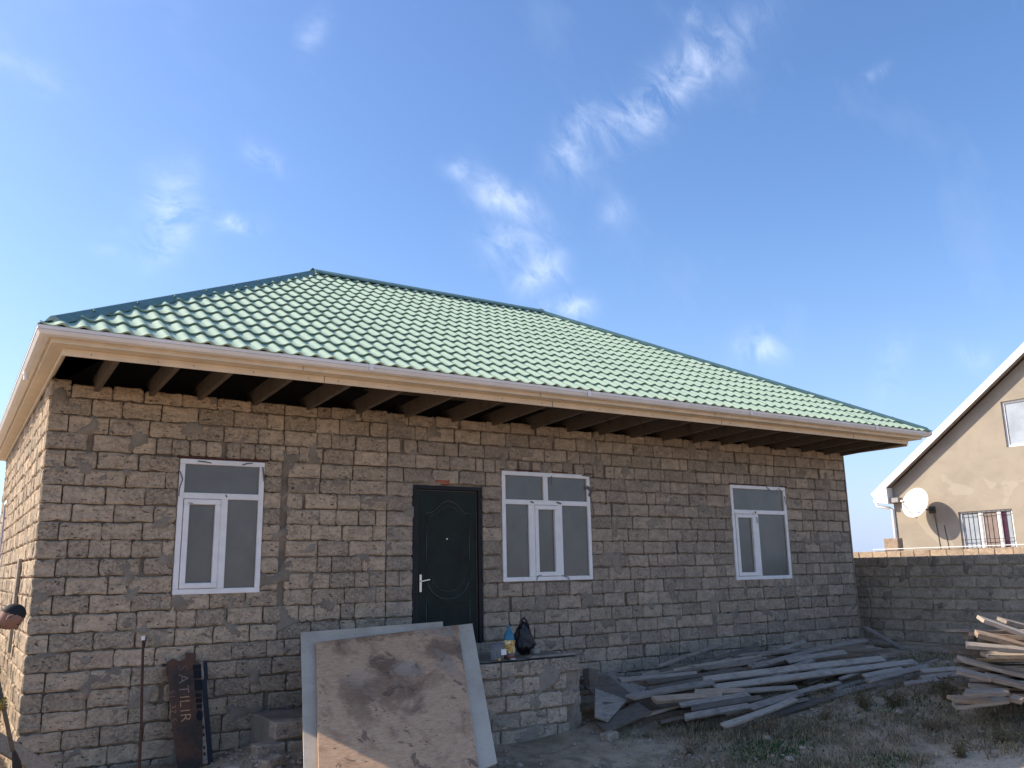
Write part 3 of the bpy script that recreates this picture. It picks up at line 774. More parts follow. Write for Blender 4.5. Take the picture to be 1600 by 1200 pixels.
# ---- roof
OF, OL, OR = 1.6, .285, .36; ZE = 2.387; XL, XR, YR, ZR = 3.93, 8.557, 3.15, 5.08
A_ = Vector((-OL, -OF, ZE)); B_ = Vector((W+OR, -OF, ZE)); C_ = Vector((XR, YR, ZR)); D_ = Vector((XL, YR, ZR))
YB = 2*YR+OF; E_ = Vector((W+OR, YB, ZE)); G_ = Vector((-OL, YB, ZE))
roof = empty_part('roof', house, (6.5, YR, ZE))
sdir = (Vector((0, YR+OF, ZR-ZE))).normalized(); nrm = Vector((1, 0, 0)).cross(sdir).normalized(); SL = (Vector((0, YR+OF, ZR-ZE))).length
PITCH = .183; ROW = .35
def wave(x):
    t = (x/PITCH) % 1.0
    return .030*(.5+.5*math.cos(2*math.pi*(t-.5)))**1.5
def roof_sheets():
    sw_ = PITCH*6; n = int((W+OR+OL)/sw_)+1
    rows = int(SL/ROW)+1
    for i in range(n):
        xa = -OL+i*sw_-.0; bm = bmesh.new()
        cols = [xa+sw_*j/66 for j in range(67)]
        rg2 = random.Random(i)
        off = rg2.uniform(-.007, .007); lift = .0035*(i % 2)
        for r_ in range(rows):
            s0 = r_*ROW-.0+off; s1 = s0+ROW
            def P(x, s, h): return Vector((x, -OF, ZE))+sdir*s+nrm*(h-.004)
            lines = [[bm.verts.new(P(x, s0+(s1-s0)*t, wave(x)+.025*(1-t)**1.1+lift)) for x in cols] for t in (0, .4, 1.0)]+[[bm.verts.new(P(x, s1+.03, wave(x)-.005+lift)) for x in cols]]
            for l in range(3):
                for j in range(66):
                    f = bm.faces.new((lines[l][j], lines[l][j+1], lines[l+1][j+1], lines[l+1][j])); f.smooth = True
            lo = [bm.verts.new(P(x, s0, wave(x)+.025+lift)) for x in cols]; lo2 = [bm.verts.new(P(x, s0+.018, wave(x)+.002+lift)) for x in cols]
            for j in range(66):
                f = bm.faces.new((lo2[j], lo2[j+1], lo[j+1], lo[j])); f.smooth = True
        for p, q_, sg in ((A_, D_, 1), (B_, C_, -1)):
            d = (q_-p); nn = Vector((d.y, -d.x, 0)).normalized()*sg
            bmesh.ops.bisect_plane(bm, geom=bm.verts[:]+bm.edges[:]+bm.faces[:], plane_co=p+nn*.02, plane_no=nn, clear_outer=False, clear_inner=True)
        g = bm.verts[:]+bm.edges[:]+bm.faces[:]
        bmesh.ops.bisect_plane(bm, geom=g, plane_co=C_-Vector((0, .0, 0)), plane_no=(0, 1, 0), clear_outer=True)
        if not bm.faces: bm.free(); continue
        me = bpy.data.meshes.new('roof_sheet'); bm.to_mesh(me); bm.free(); me.materials.append(M['tile'])
        finish(bpy.data.objects.new('roof_sheet', me), roof)
roof_sheets()
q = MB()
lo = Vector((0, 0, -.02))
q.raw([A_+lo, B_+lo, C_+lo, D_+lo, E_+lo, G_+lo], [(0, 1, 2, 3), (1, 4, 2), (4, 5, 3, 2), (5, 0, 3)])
q.build('roof_shade_sheet', M['black_gap'], roof)  # underlay coloured black to hold the darkness under the eave
q = MB(); up = Vector((0, 0, .03))
q.raw([B_+up, E_+up, C_+up, C_+up, E_+up, G_+up, D_+up, G_+up, A_+up, D_+up], [(0, 1, 2), (3, 4, 5, 6), (7, 8, 9)])
q.build('rear_roof_sheet', M['tile'], roof)
def cap(name, p, q_, side_n, w=.13, h=.075):
    """folded ridge flashing with a front flap"""
    p = Vector(p); q_ = Vector(q_); d = (q_-p).normalized()
    s_ = d.cross(Vector((0, 0, 1))).normalized()
    c = MB(); zz = Vector((0, 0, 1))
    prof = [(-w, -.045), (-w+.004, -.015), (-w*.45, h*.62), (-.022, h), (.022, h), (w*.45, h*.62), (w-.004, -.015), (w, -.045)]
    sec = 7
    for k in range(sec+1):
        base = p.lerp(q_, k/sec)
        for a, b in prof: c.v.append(base+s_*a+zz*(b+.03))
    m_ = len(prof)
    for k in range(sec):
        for j in range(m_-1): c.face(k*m_+j, k*m_+j+1, (k+1)*m_+j+1, (k+1)*m_+j)
    for e in (0, sec*m_): c.face(*[e+j for j in range(m_)])
    return c.build(name, M['cap'], roof)
cap('hip_cap', A_+Vector((.12, .13, .075)), D_, 1, .09, .04); cap('hip_cap', B_+Vector((-.05, .05, .02)), C_, 1, .13, .05)
cap('hip_cap', E_+Vector((-.05, -.05, .02)), C_, 1); cap('hip_cap', G_+Vector((.05, -.05, .02)), D_, 1)
cap('ridge_cap', D_, C_, 1, .13, .055)

# gutter profile: (out, z) measured from the eave; out = distance outward of the wall line
def sweep(name, prof, path, mat, closed=True, smooth=False):
    """prof: list of (out, z). path: list of (point, outward dir scale) mitred"""
    c = MB(); n = len(prof)
    for (px, py, ox, oy) in path:
        for o_, z in prof: c.v.append(Vector((px+ox*o_, py+oy*o_, z)))
    for k in range(len(path)-1):
        for j in range(n if closed else n-1):
            j2 = (j+1) % n; c.face(k*n+j, k*n+j2, (k+1)*n+j2, (k+1)*n+j)
    if closed:
        c.face(*range(n)); c.face(*[(len(path)-1)*n+j for j in range(n)])
    return c.build(name, mat, roof)
# path corners at the wall-side reference (offset 0 = fascia face)
fx0, fx1, fy = -.155, W+.24, -1.47
def path(x1e, yb=DY+.3): return [(fx0, yb, -1, 0), (fx0, fy, -1, -1), (x1e, fy, 1, -1), (x1e, yb, 1, 0)]
gp = [(.0, 2.405), (.0, 2.345), (.022, 2.326), (.075, 2.322), (.105, 2.333), (.124, 2.36), (.130, 2.398), (.120, 2.408), (.112, 2.402), (.108, 2.372), (.09, 2.345), (.07, 2.336), (.03, 2.338), (.012, 2.35), (.008, 2.405)]
sweep('gutter', gp, path(fx1), M['gutter'])
sweep('fascia_board', [(-.001, 2.284), (-.001, 2.40), (-.018, 2.40), (-.018, 2.302), (-.17, 2.302), (-.17, 2.284)][::-1], path(fx1), M['cream'])
sweep('fascia_lip', [(-.0, 2.335), (.012, 2.335), (.012, 2.328), (0, 2.328)], path(fx1), M['cream'])
# front inner lip & right end
q = MB(); q.box(-.04, W+.09, -1.302, -1.282, 2.212, 2.2835); q.build('inner_lip', M['cream'], roof, bevel=.003)
q = MB(); q.box(-.04, -.018, -1.281, DY, 2.236, 2.2835); q.build('inner_lip', M['cream'], roof)
q = MB(); q.box(W+.07, W+.09, -1.281, DY, 2.18, 2.2835); q.build('inner_lip', M['cream'], roof)
# gutter outlet stub on the left side
q = MB(); q.lathe([(.028, 0), (.028, .055), (.036, .056), (.036, .085)], (-.235, .2, 2.25), 14); q.build('gutter_outlet', M['gutter'], roof, smooth=False)
# gutter joints
for xj in (2.9, 5.9, 8.9, 11.9):
    q = MB(); q.box(xj, xj+.05, -1.606, -1.60, 2.335, 2.408); q.build('gutter_bracket', M['gutter'], roof)
for i in range(26):
    x = .2+i*.51+.1*math.sin(i*2.1)
    q = MB(); q.lathe([(.002, -.003), (.006, -.002), (.006, .001)], (0, 0, 0), 6)
    for v in q.v: v.xyz = (x+v.x, -1.303+v.z, 2.245+v.y)
    q.build('screw', M['lintel'], roof)
for x in (2.2, 5.25, 8.3, 11.4):
    q = MB(); q.box(x, x+.006, -1.4715, -1.470, 2.285, 2.33); q.box(x+.3, x+.306, -1.3045, -1.302, 2.214, 2.282); q.build('board_joint', M['door_edge'], roof)
for A1, A2, n in ((A_, D_, 9), (D_, C_, 8), (C_, B_, 10)):
    for k in range(1, n):
        p = A1.lerp(A2, k/n); q = MB(); q.lathe([(.012, 0), (.012, .012), (.005, .02)], p+Vector((.03, -.06, .035)), 6); q.build('screw', M['cap'], roof)
# joists
JX = [.404, .958, 1.481, 2.111, 2.77, 3.415, 4.10, 4.80, 5.44, 6.09, 6.736, 7.334, 7.964, 8.62, 9.28, 9.93, 10.6, 11.26, 11.98, 12.62, 13.08]
rj = random.Random(4)
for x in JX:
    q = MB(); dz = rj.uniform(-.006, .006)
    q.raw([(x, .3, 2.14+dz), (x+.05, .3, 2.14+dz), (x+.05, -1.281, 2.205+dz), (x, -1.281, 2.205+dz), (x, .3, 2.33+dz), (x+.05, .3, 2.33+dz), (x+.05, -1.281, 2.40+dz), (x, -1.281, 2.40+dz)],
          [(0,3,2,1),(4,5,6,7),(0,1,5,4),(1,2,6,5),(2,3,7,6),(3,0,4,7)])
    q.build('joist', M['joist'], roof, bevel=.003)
for (xa, xb, y, z) in ((3.0, 4.6, -.55, 2.42), (4.3, 6.6, -.85, 2.43), (6.9, 9.2, -.6, 2.42), (3.5, 5.3, -.2, 2.45), (5.2, 8.1, -.15, 2.45)):
    q = MB(); q.box(xa, xb, y, y+.14, z, z+.022); q.build('batten', M['joist'], roof)
q = MB(); q.raw([(-.0, .30, 2.2), (W, .30, 2.2), (W-1.2, .30, 3.2), (1.3, .30, 3.2), (-.0, .34, 2.2), (W, .34, 2.2), (W-1.2, .34, 3.2), (1.3, .34, 3.2)], [(0,1,2,3),(7,6,5,4),(0,4,5,1),(1,5,6,2),(2,6,7,3),(3,7,4,0)]); q.build('roof_shade_sheet', M['black_gap'], roof)  # upright black sheet painted as the dark of the attic behind the wall top

q = MB(); q.box(W-.006, W+.022, -.020, .19, -1.6, 2.2); q.build('corner_render', M['mortar'], wallF, bevel=.004)
# ------------------------------------------------------------------ porch platform and step
porch = empty('porch_platform', (4.4, -.6, -1.7), 'low limestone block platform in front of the dark door', 'platform')
PF = -1.14; PX0, PX1 = 2.95, 5.97; PZ = -.868
core = mortar_sheet('mortar_core', PX0, PX1-.01, -1.95, PZ-.01, [], ('x', PF), porch, thr=.05, seed=4.4)
q = MB(); q.box(PX0+.01, PX1-.03, PF+.03, -.035, -1.95, PZ-.012); q.build('rubble_fill', M['mortar'], porch)
bl = []
for k in range(5):
    zt = PZ-.004-.19*k; odd = k % 2 == 0
    st = PX0 if odd else PX0+.0
    sp = row_fill(rg, st, PX1-(.0 if odd else .20)-.002)
    for s, L in sp: bl.append((s, zt-.182, L, .178, -.012+rg.uniform(-.004, .008)+.012*(k > 2), abs(s+L-PX1) < .02))
place_blocks(bl, 300, porch, ('x', PF), lambda a: M['stoneP'], 'house')
# right end face of the platform
q = MB(); q.box(PX1-.03, PX1-.006, PF+.02, -.035, -1.95, PZ-.004); q.build('end_face', M['stoneP'], porch)
def topslab():
    xs = [PX0+(PX1-PX0)*i/60 for i in range(61)]; ys = [PF+.004+(-.03-PF)*i/22 for i in range(23)]
    vs = [(x, y, PZ+.006+.007*noise.noise(Vector((x*6, y*6, 2)))+.004*noise.noise(Vector((x*20, y*20, 2)))) for y in ys for x in xs]
    fs = [(j*61+i, j*61+i+1, (j+1)*61+i+1, (j+1)*61+i) for j in range(22) for i in range(60)]
    return add('cement_top', vs, fs, M['mortar'], porch, True)
topslab()
q = MB(); q.box(5.28, 5.95, -1.10, -.98, PZ+.008, PZ+.03); lath = q.build('wooden_lath', M['wood_grey'], None, bevel=.003)
tag(lath, 'thin grey lath lying along the front edge of the platform beside the black bag', 'lath')
step = empty('side_step', (2.6, -.6, -1.7), 'rough limestone step left of the platform behind the leaning boards', 'step')
sb = [(2.22, -1.46, .38, .17, 0, True), (2.62, -1.45, .33, .17, .01, True), (2.02, -1.66, .30, .18, -.06, True), (2.34, -1.66, .40, .18, -.05, True), (2.76, -1.66, .30, .18, -.05, True)]
place_blocks(sb, 10, step, ('x', -.95), lambda a: M['stoneP'], 'house')
q = MB(); q.box(2.24, 2.945, -.90, -.04, -1.9, -1.30); q.build('mortar_core', M['mortar'], step, bevel=.02)

# ------------------------------------------------------------------ right boundary wall (runs towards the camera, seen from the yard)
bw = empty('boundary_wall', (14.1, -1, -1.3), 'shaded grey limestone boundary wall right of the green-roofed house', 'wall')
BX = 14.1; BT = .30
BXS = mortar_sheet('mortar_core', -7.5, 4.0, -1.95, BT-.01, [], ('y', BX), bw, thr=.3, seed=9.1, step=.05)
bl = []
for k in range(11):
    zt = BT-.192*k
    a = -7.5+(.2 if k % 2 else 0)
    while a < 3.9:
        L = rg.uniform(.385, .40) if rg.random() < .9 else rg.uniform(.13, .2)
        a += L+.022; bl.append((a, zt-.175, L, .170, -.008+rg.uniform(-.006, .006), False))
place_blocks(bl, 280, bw, ('y', BX), lambda a: M['stoneC'], 'bw')
q = MB(); q.box(BX+.02, BX+.2, -7.5, 4.0, -1.95, BT-.012); q.build('rear_leaf', M['stoneC'], bw)

lw = empty('boundary_wall', (-1.95, 3, -1.7), 'limestone boundary wall along the left side of the yard outside the picture', 'wall')
q = MB(); q.box(-2.15, -1.95, -.5, 9, -1.95, .12); q.build('wall_body', M['stoneC'], lw)

# sunlit wall of the neighbouring plot
nw = empty('plot_wall', (19.5, 2, -1.3), 'sunlit pale limestone wall of the next plot seen over the shaded boundary wall', 'wall')
M['stoneL'] = stone_mat('sunlit_limestone', (.52, .39, .27), (.44, .33, .235), .4, .3, .2)
q = MB(); q.box(19.5, 19.7, -4, 9, -1.9, .47); q.build('wall_body', M['stoneL'], nw)
bl = []
for k in range(4):
    a = -4+(.2 if k % 2 else 0)
    while a < 8.8:
        L = rg.uniform(.36, .42); a += L+.008; bl.append((a, .495-.19*(k+1)+rg.uniform(-.006, .006), L, .184, -.02+rg.uniform(-.01, .01), False))
place_blocks(bl, 200, nw, ('y', 19.5), lambda a: M['stoneL'], 'nw')
q = MB(); q.tube([(19.44, -4, .535), (19.44, 3.9, .53)], .010, 6); tag(q.build('gas_pipe', M['white_trim']), 'thin pale pipe running along the top of the sunlit plot wall', 'pipe')
q = MB(); q.box(19.52, 19.74, 3.22, 3.62, .49, .80); tag(q.build('wall_pier', M['stoneL'], None, bevel=.012), 'short pale stone pier on the plot wall left of the neighbour house', 'pier')

# ------------------------------------------------------------------ neighbour house
nb = empty('neighbour_house', (29, .6, -1.3), 'tan rendered neighbour house with a steep white-edged gable facing left', 'house')
GX = 24.0; YC = 6.15; ZC = 2.02; YRD = .55; SLP = .714
ZRD = 2.27+(6.59-YRD)*SLP
zw = lambda y: 2.27-.10+(6.59-abs(y-YRD)-YRD)*SLP
NWU = (1.15, 2.48, 3.30, 4.60); NWL = (2.58, 4.12, .30, 1.60)
def gable():
    ys = sorted({YC, NWL[1], NWL[0], NWU[1], NWU[0], YRD, -YC+2*YRD}, reverse=True)
    zsall = sorted({-1.6, NWL[2], NWL[3], NWU[2], NWU[3]})
    vs = []; fs = []
    for i in range(len(ys)-1):
        ya, yb = ys[i], ys[i+1]
        zz = [z for z in zsall if z < min(zw(ya), zw(yb))-.01]
        cells = [(zz[j], zz[j+1]) for j in range(len(zz)-1)]
        for c0, c1 in cells:
            my, mz = (ya+yb)/2, (c0+c1)/2
            if (NWU[0] < my < NWU[1] and NWU[2] < mz < NWU[3]) or (NWL[0] < my < NWL[1] and NWL[2] < mz < NWL[3]): continue
            b = len(vs); vs += [(GX, ya, c0), (GX, yb, c0), (GX, yb, c1), (GX, ya, c1)]; fs.append((b, b+1, b+2, b+3))
        b = len(vs); vs += [(GX, ya, zz[-1]), (GX, yb, zz[-1]), (GX, yb, zw(yb)), (GX, ya, zw(ya))]; fs.append((b, b+1, b+2, b+3))
    # reveals
    for (y0, y1, z0, z1) in (NWU, NWL):
        b = len(vs); vs += [(GX, y0, z0), (GX, y1, z0), (GX, y1, z1), (GX, y0, z1), (GX+.16, y0, z0), (GX+.16, y1, z0), (GX+.16, y1, z1), (GX+.16, y0, z1)]
        fs += [(b, b+1, b+5, b+4), (b+1, b+2, b+6, b+5), (b+2, b+3, b+7, b+6), (b+3, b, b+4, b+7)]
    b = len(vs); yo = 2*YRD-YC
    vs += [(GX, YC, -1.6), (GX+10, YC, -1.6), (GX+10, YC, zw(YC)), (GX, YC, zw(YC)), (GX, yo, -1.6), (GX+10, yo, -1.6), (GX+10, yo, zw(yo)), (GX, yo, zw(yo))]
    fs += [(b, b+1, b+2, b+3), (b+4, b+5, b+6, b+7), (b+1, b+5, b+6, b+2)]
    add('gable_wall', vs, fs, M['stucco'], nb)
gable()
OV = .27
def rake(sgn):
    y0 = YRD+sgn*(6.62-YRD); P0 = Vector((0, y0, 2.27-.03)); P1 = Vector((0, YRD, ZRD+.0))
    d = (P1-P0).normalized(); n = Vector((0, -d.z*sgn, d.y*sgn)); n = n if n.z > 0 else -n
    q = MB(); X0, X1 = GX-OV, GX+10.3
    q.raw([(X0, *(P0+n*.0).yz), (X1, *(P0).yz), (X1, *(P1).yz), (X0, *(P1).yz), (X0, *(P0+n*.1).yz), (X1, *(P0+n*.1).yz), (X1, *(P1+n*.1).yz), (X0, *(P1+n*.1).yz)],
          [(0,3,2,1),(4,5,6,7),(0,1,5,4),(1,2,6,5),(2,3,7,6),(3,0,4,7)])
    q.build('roof_slope', M['roof_far'], nb)
    q = MB()
    a0 = P0-n*.07-d*.02; a1 = P1-n*.07; b0 = P0+n*.13-d*.02; b1 = P1+n*.13
    q.raw([(X0-.03, *a0.yz), (X0, *a0.yz), (X0, *a1.yz), (X0-.03, *a1.yz), (X0-.03, *b0.yz), (X0, *b0.yz), (X0, *b1.yz), (X0-.03, *b1.yz)],
          [(0,3,2,1),(4,5,6,7),(0,1,5,4),(1,2,6,5),(2,3,7,6),(3,0,4,7)])
    q.build('bargeboard', M['white_trim'], nb)
    q = MB(); c0 = P0-n*.02; c1 = P1-n*.02
    q.raw([(X0, *c0.yz), (GX+.0, *c0.yz), (GX+.0, *c1.yz), (X0, *c1.yz), (X0, *(c0+n*.015).yz), (GX, *(c0+n*.015).yz), (GX, *(c1+n*.015).yz), (X0, *(c1+n*.015).yz)],
          [(0,3,2,1),(4,5,6,7),(0,1,5,4),(1,2,6,5),(2,3,7,6),(3,0,4,7)])
    q.build('soffit', M['grey_under'], nb)
rake(1); rake(-1)
# boxed eave end, gutter and downpipe at the near corner
q = MB()
q.raw([(GX-OV-.02, 6.55, 2.22), (GX-OV-.02, 6.15, 2.48), (GX-OV-.02, 6.15, 1.99), (GX-OV-.02, 6.55, 2.04), (GX+.1, 6.55, 2.22), (GX+.1, 6.15, 2.48), (GX+.1, 6.15, 1.99), (GX+.1, 6.55, 2.04)],
      [(0,1,2,3),(7,6,5,4),(0,4,5,1),(1,5,6,2),(2,6,7,3),(3,7,4,0)])
q.build('eave_box', M['white_trim'], nb)
q = MB(); q.box(GX-.2, GX+.1, 5.86, 6.15, 2.02, 2.16); q.build('eave_bracket', M['grey_under'], nb)
q = MB(); q.tube([(GX-OV, 6.60, 2.10), (GX+9.5, 6.60, 2.10)], .065, 8); q.build('gutter', M['white_trim'], nb)
q = MB(); q.tube([(GX-OV+.05, 6.60, 2.05), (GX-OV+.05, 6.57, 1.93), (GX-.06, 6.25, 1.86), (GX-.05, 6.18, 1.80), (GX-.05, 6.17, -1.3)], .045, 8); q.build('downpipe', M['white_trim'], nb, smooth=True)
def nwin(rect, bars, glass, grille=False):
    y0, y1, z0, z1 = rect; w = empty_part('window', nb, (GX, y0, z0)); t = .06; xa, xb = GX+.06, GX+.13
    q = MB(); q.box(xa, xb, y0, y1, z0, z0+t); q.box(xa, xb, y0, y1, z1-t, z1); q.box(xa, xb, y0, y0+t, z0+t, z1-t); q.box(xa, xb, y1-t, y1, z0+t, z1-t)
    for y, wd in bars: q.box(xa, xb, y-wd/2, y+wd/2, z0+t, z1-t)
    q.build('frame', M['pvc'], w)
    for a, b, m in glass:
        q = MB(); q.box(GX+.09, GX+.10, a, b, z0+t-.01, z1-t+.01); q.build('pane', m, w)
    if grille:
        q = MB()
        n = 11
        for i in range(n+1):
            y = y0+.03+(y1-y0-.06)*i/n; q.bar((GX-.02, y, z0), (GX-.02, y, z1-.02), .012, .012, up=(0, 1, 0))
        for z in (z0+.25, z0+.5, z1-.06): q.bar((GX-.02, y0, z), (GX-.02, y1, z), .012, .014)
        q.build('grille', M['dark_metal'], w)
nwin(NWU, [(1.80, .06)], [(1.2, 1.79, M['pane_blue']), (1.81, 2.44, M['pane_blue'])])
nwin(NWL, [(3.50, .13), (2.98, .12)], [(3.55, 4.08, M['pane_blue']), (3.03, 3.45, M['curtain_brown']), (2.62, 2.78, M['pane_blue']), (2.78, 2.93, M['curtain_purple'])], True)
# dish
dish = empty('satellite_dish', (GX, 4.9, 1.9), 'white satellite dish on a wall bracket casting a round shadow on the tan gable', 'satellite dish')
def make_dish():
    c = Vector((GX-.50, 5.05, 1.905)); ax = Vector((-.93, .12, .30)).normalized()
    a = ax.orthogonal().normalized(); b = ax.cross(a); q = MB(); rr = .46; n = 32
    rings = 6; vs = []
    for sd in (0, -.012):
        for i in range(rings+1):
            r_ = rr*i/rings; h = .10*(i/rings)**2
            for k in range(n):
                an = 2*math.pi*k/n; q.v.append(c+ax*(h+sd)+(a*math.cos(an)+b*math.sin(an))*r_)
    for sd in range(2):
        o = sd*(rings+1)*n
        for i in range(rings):
            for k in range(n): k2 = (k+1) % n; q.face(o+i*n+k, o+i*n+k2, o+(i+1)*n+k2, o+(i+1)*n+k)
    for k in range(n): k2 = (k+1) % n; q.face(rings*n+k, rings*n+k2, (2*rings+1)*n+k2, (2*rings+1)*n+k)
    q.build('reflector', M['dish'], dish, angle=40)
    q = MB(); low = c+Vector((.0, .05, -.42)); lnb = c+ax*.52+Vector((0, .08, -.10))
    q.tube([low, low+ax*.15, lnb+Vector((0, 0, -.06))], .012, 6); q.build('feed_arm', M['dark_metal'], dish)
    q = MB(); q.tube([lnb+ax*.06, lnb-ax*.05], .035, 10); q.build('receiver', M['gutter'], dish)
    q = MB(); q.tube([c-ax*.02, (GX-.30, 4.92, 1.72), (GX-.01, 4.90, 1.72)], .022, 8); q.box(GX-.02, GX, 4.80, 5.0, 1.62, 1.82); q.build('bracket', M['dark_metal'], dish)
make_dish()
q = MB(); q.tube([(GX-.02, 4.84, 1.6), (GX-.012, 4.80, .9), (GX-.012, 4.76, .3)], .010, 5); tag(q.build('cable', M['dark_metal']), 'black cable hanging down the tan gable under the dish, the left one', 'cable', None)
q = MB(); q.tube([(GX-.02, 4.58, 1.25), (GX-.012, 4.55, .9), (GX-.012, 4.50, .3)], .009, 5); tag(q.build('cable', M['dark_metal']), 'black cable hanging down the tan gable under the dish, the right one', 'cable', None)
# overhead wires
for zz, nm in ((.97, 'upper'), (.72, 'lower')):
    q = MB(); q.tube([(40-38*t, 20+26*t, (1.9 if nm == 'upper' else 1.2)-.25*math.sin(math.pi*t)+.3*t*0) for t in [i/14 for i in range(15)]], .012, 5)
    tag(q.build('overhead_wire', M['dark_metal']), 'thin overhead wire far behind the pier, the %s of two' % nm, 'wire')
q = MB(); q.tube([(17.0, 3.95, -1.3), (16.95, 3.95, .95)], .012, 6); tag(q.build('wooden_pole', M['wood_grey']), 'thin pole standing just beyond the right corner of the block house', 'pole')

# ------------------------------------------------------------------ leaning boards
PN = Vector((0, -.75, 1)).normalized()
def sheet(name, quad, th, mat, label, uaxis=None):
    """quad in order top-left, top-right, bottom-right, bottom-left; object space: x across, y down the sheet"""
    q = [Vector(p) for p in quad]; o = q[0]; x = (q[1]-q[0]).normalized(); z = PN.copy(); y = z.cross(x).normalized()
    if (q[3]-q[0]).dot(y) < 0: y = -y
    z = x.cross(y).normalized()
    Mw = Matrix((x, y, z)).transposed().to_4x4(); Mw.translation = o; inv = Mw.inverted()
    loc = [inv @ p for p in q]
    rg3 = random.Random(hash(name) % 100 if False else len(label))
    # subdivided outline with small chips
    out = []
    for i in range(4):
        a, b = loc[i], loc[(i+1) % 4]; n = 9
        for k in range(n):
            p = a.lerp(b, k/n); 
            if k: 
                inn = (loc[0]+loc[2])/2-p; inn.z = 0; p = p+inn.normalized()*abs(rg3.gauss(0, .0025))
            out.append(p)
    m_ = len(out); sgn = 1 if z.dot(PN) > 0 else -1
    V = [Vector((p.x, p.y, 0)) for p in out]+[Vector((p.x, p.y, -th*sgn)) for p in out]
    F = [tuple(range(m_)), tuple(reversed(range(m_, 2*m_)))]+[(k, (k+1) % m_, m_+(k+1) % m_, m_+k) for k in range(m_)]
    ob = add(name, V, F, mat, None, world=Mw)
    bm = bmesh.new(); bm.from_mesh(ob.data); bmesh.ops.recalc_face_normals(bm, faces=bm.faces[:]); bm.to_mesh(ob.data); bm.free()
    return tag(ob, label, 'board', 'sheets leaning against the platform')
sheet('plywood_sheet', [(2.674, -.824, -.533), (4.488, -.717, -.452), (3.775, -2.375, -1.696), (2.067, -2.648, -1.90)], .019, M['ply'], 'big brown water-stained plywood sheet leaning in front of the platform')
sheet('grey_board', [(3.432, -.731, -.492), (4.714, -.666, -.443), (4.02, -2.315, -1.68), (2.74, -2.58, -1.88)], .016, M['greyboard'], 'pale grey board showing along the right side of the stained plywood')
sheet('grey_board', [(2.572, -.622, -.437), (4.353, -.581, -.407), (3.42, -2.39, -1.765), (1.98, -2.55, -1.88)], .016, M['greyboard'], 'pale grey board showing along the left and top edge behind the stained plywood')

# ------------------------------------------------------------------ rusty sign, rod, side plank, beam
sign = empty('painted_metal_sheet', (1.5, -.3, -1.72), 'rusty metal sheet with sideways painted letters leaning on the wall below the left window', 'sign')
def SP(x, z, o=0):      # plane of the sheet, leaning: y from -.40 at the foot to -.06 at the top
    return Vector((x, -.40+(z+1.72)*.30-o, z))
def sp_box(q, x0, x1, z0, z1, o0, o1, sk=0):
    s0, s1 = (z0+1.72)*sk, (z1+1.72)*sk
    q.raw([SP(x0+s0, z0, o0), SP(x1+s0, z0, o0), SP(x1+s1, z1, o0), SP(x0+s1, z1, o0), SP(x0+s0, z0, o1), SP(x1+s0, z0, o1), SP(x1+s1, z1, o1), SP(x0+s1, z1, o1)],
          [(0,3,2,1),(4,5,6,7),(0,1,5,4),(1,2,6,5),(2,3,7,6),(3,0,4,7)])
SK = -.11
q = MB()
out = [(1.42, -1.74), (1.66, -1.74), (1.665, -1.40), (1.66, -.98), (1.655, -.74), (1.605, -.70), (1.605, -.63), (1.505, -.615), (1.50, -.68), (1.44, -.70), (1.37, -.665), (1.31, -.70), (1.30, -.80), (1.33, -.90), (1.36, -1.3)]
n = len(out); V = [SP(x, z, .0) for x, z in out]+[SP(x, z, -.006) for x, z in out]
q.raw(V, [tuple(range(n)), tuple(reversed(range(n, 2*n)))]+[(k, (k+1) % n, n+(k+1) % n, n+k) for k in range(n)])
q.build('sheet', M['rust'], sign)
q = MB(); sp_box(q, 1.715, 1.765, -1.72, -.90, .012, -.03, SK*.6); sp_box(q, 1.60, 1.76, -.90, -.72, -.012, -.02, SK*.3); q.build('angle_post', M['angle_iron'], sign)
q = MB(); sp_box(q, 1.655, 1.72, -1.70, -.72, -.004, -.010, SK*.35); q.build('tan_strip', M['strip_tan'], sign)
def painted(text, x, z, size, mat, name, off=.002):
    cu = bpy.data.curves.new(name, 'FONT'); cu.body = text; cu.size = size; cu.align_x = 'LEFT'; cu.resolution_u = 2; cu.extrude = .0006
    cu.space_character = 1.02; cu.offset = -.002
    tmp = bpy.data.objects.new('tmp', cu); COL.objects.link(tmp)
    dg = bpy.context.evaluated_depsgraph_get(); me = bpy.data.meshes.new_from_object(tmp.evaluated_get(dg))
    bpy.data.objects.remove(tmp); bpy.data.curves.remove(cu)
    # text runs down the sheet: text x -> -z, text y -> +x
    vs = [SP(x+v.co.y+((z-v.co.x)+1.72)*SK*.45, z-v.co.x, off+v.co.z) for v in me.vertices]
    for v, p in zip(me.vertices, vs): v.co = p
    me.materials.clear(); me.materials.append(mat); me.name = name
    return finish(bpy.data.objects.new(name, me), sign)
painted('S', 1.47, -.735, .145, M['paint_faint'], 'painted_letter')
painted('A', 1.47, -.825, .145, M['paint_pink'], 'painted_letter')
painted('T', 1.47, -.935, .145, M['paint_pink'], 'painted_letter')
painted('I', 1.47, -1.035, .145, M['paint_orange'], 'painted_letter')
painted('L', 1.47, -1.075, .145, M['paint_orange'], 'painted_letter')
painted('I', 1.47, -1.165, .145, M['paint_orange'], 'painted_letter')
painted('R', 1.47, -1.205, .150, M['paint_orange'], 'painted_letter')
painted('51', 1.37, -.975, .085, M['paint_pink'], 'painted_number')
painted('37', 1.37, -1.115, .085, M['paint_orange'], 'painted_number')
painted('5', 1.37, -1.24, .085, M['paint_orange'], 'painted_number')
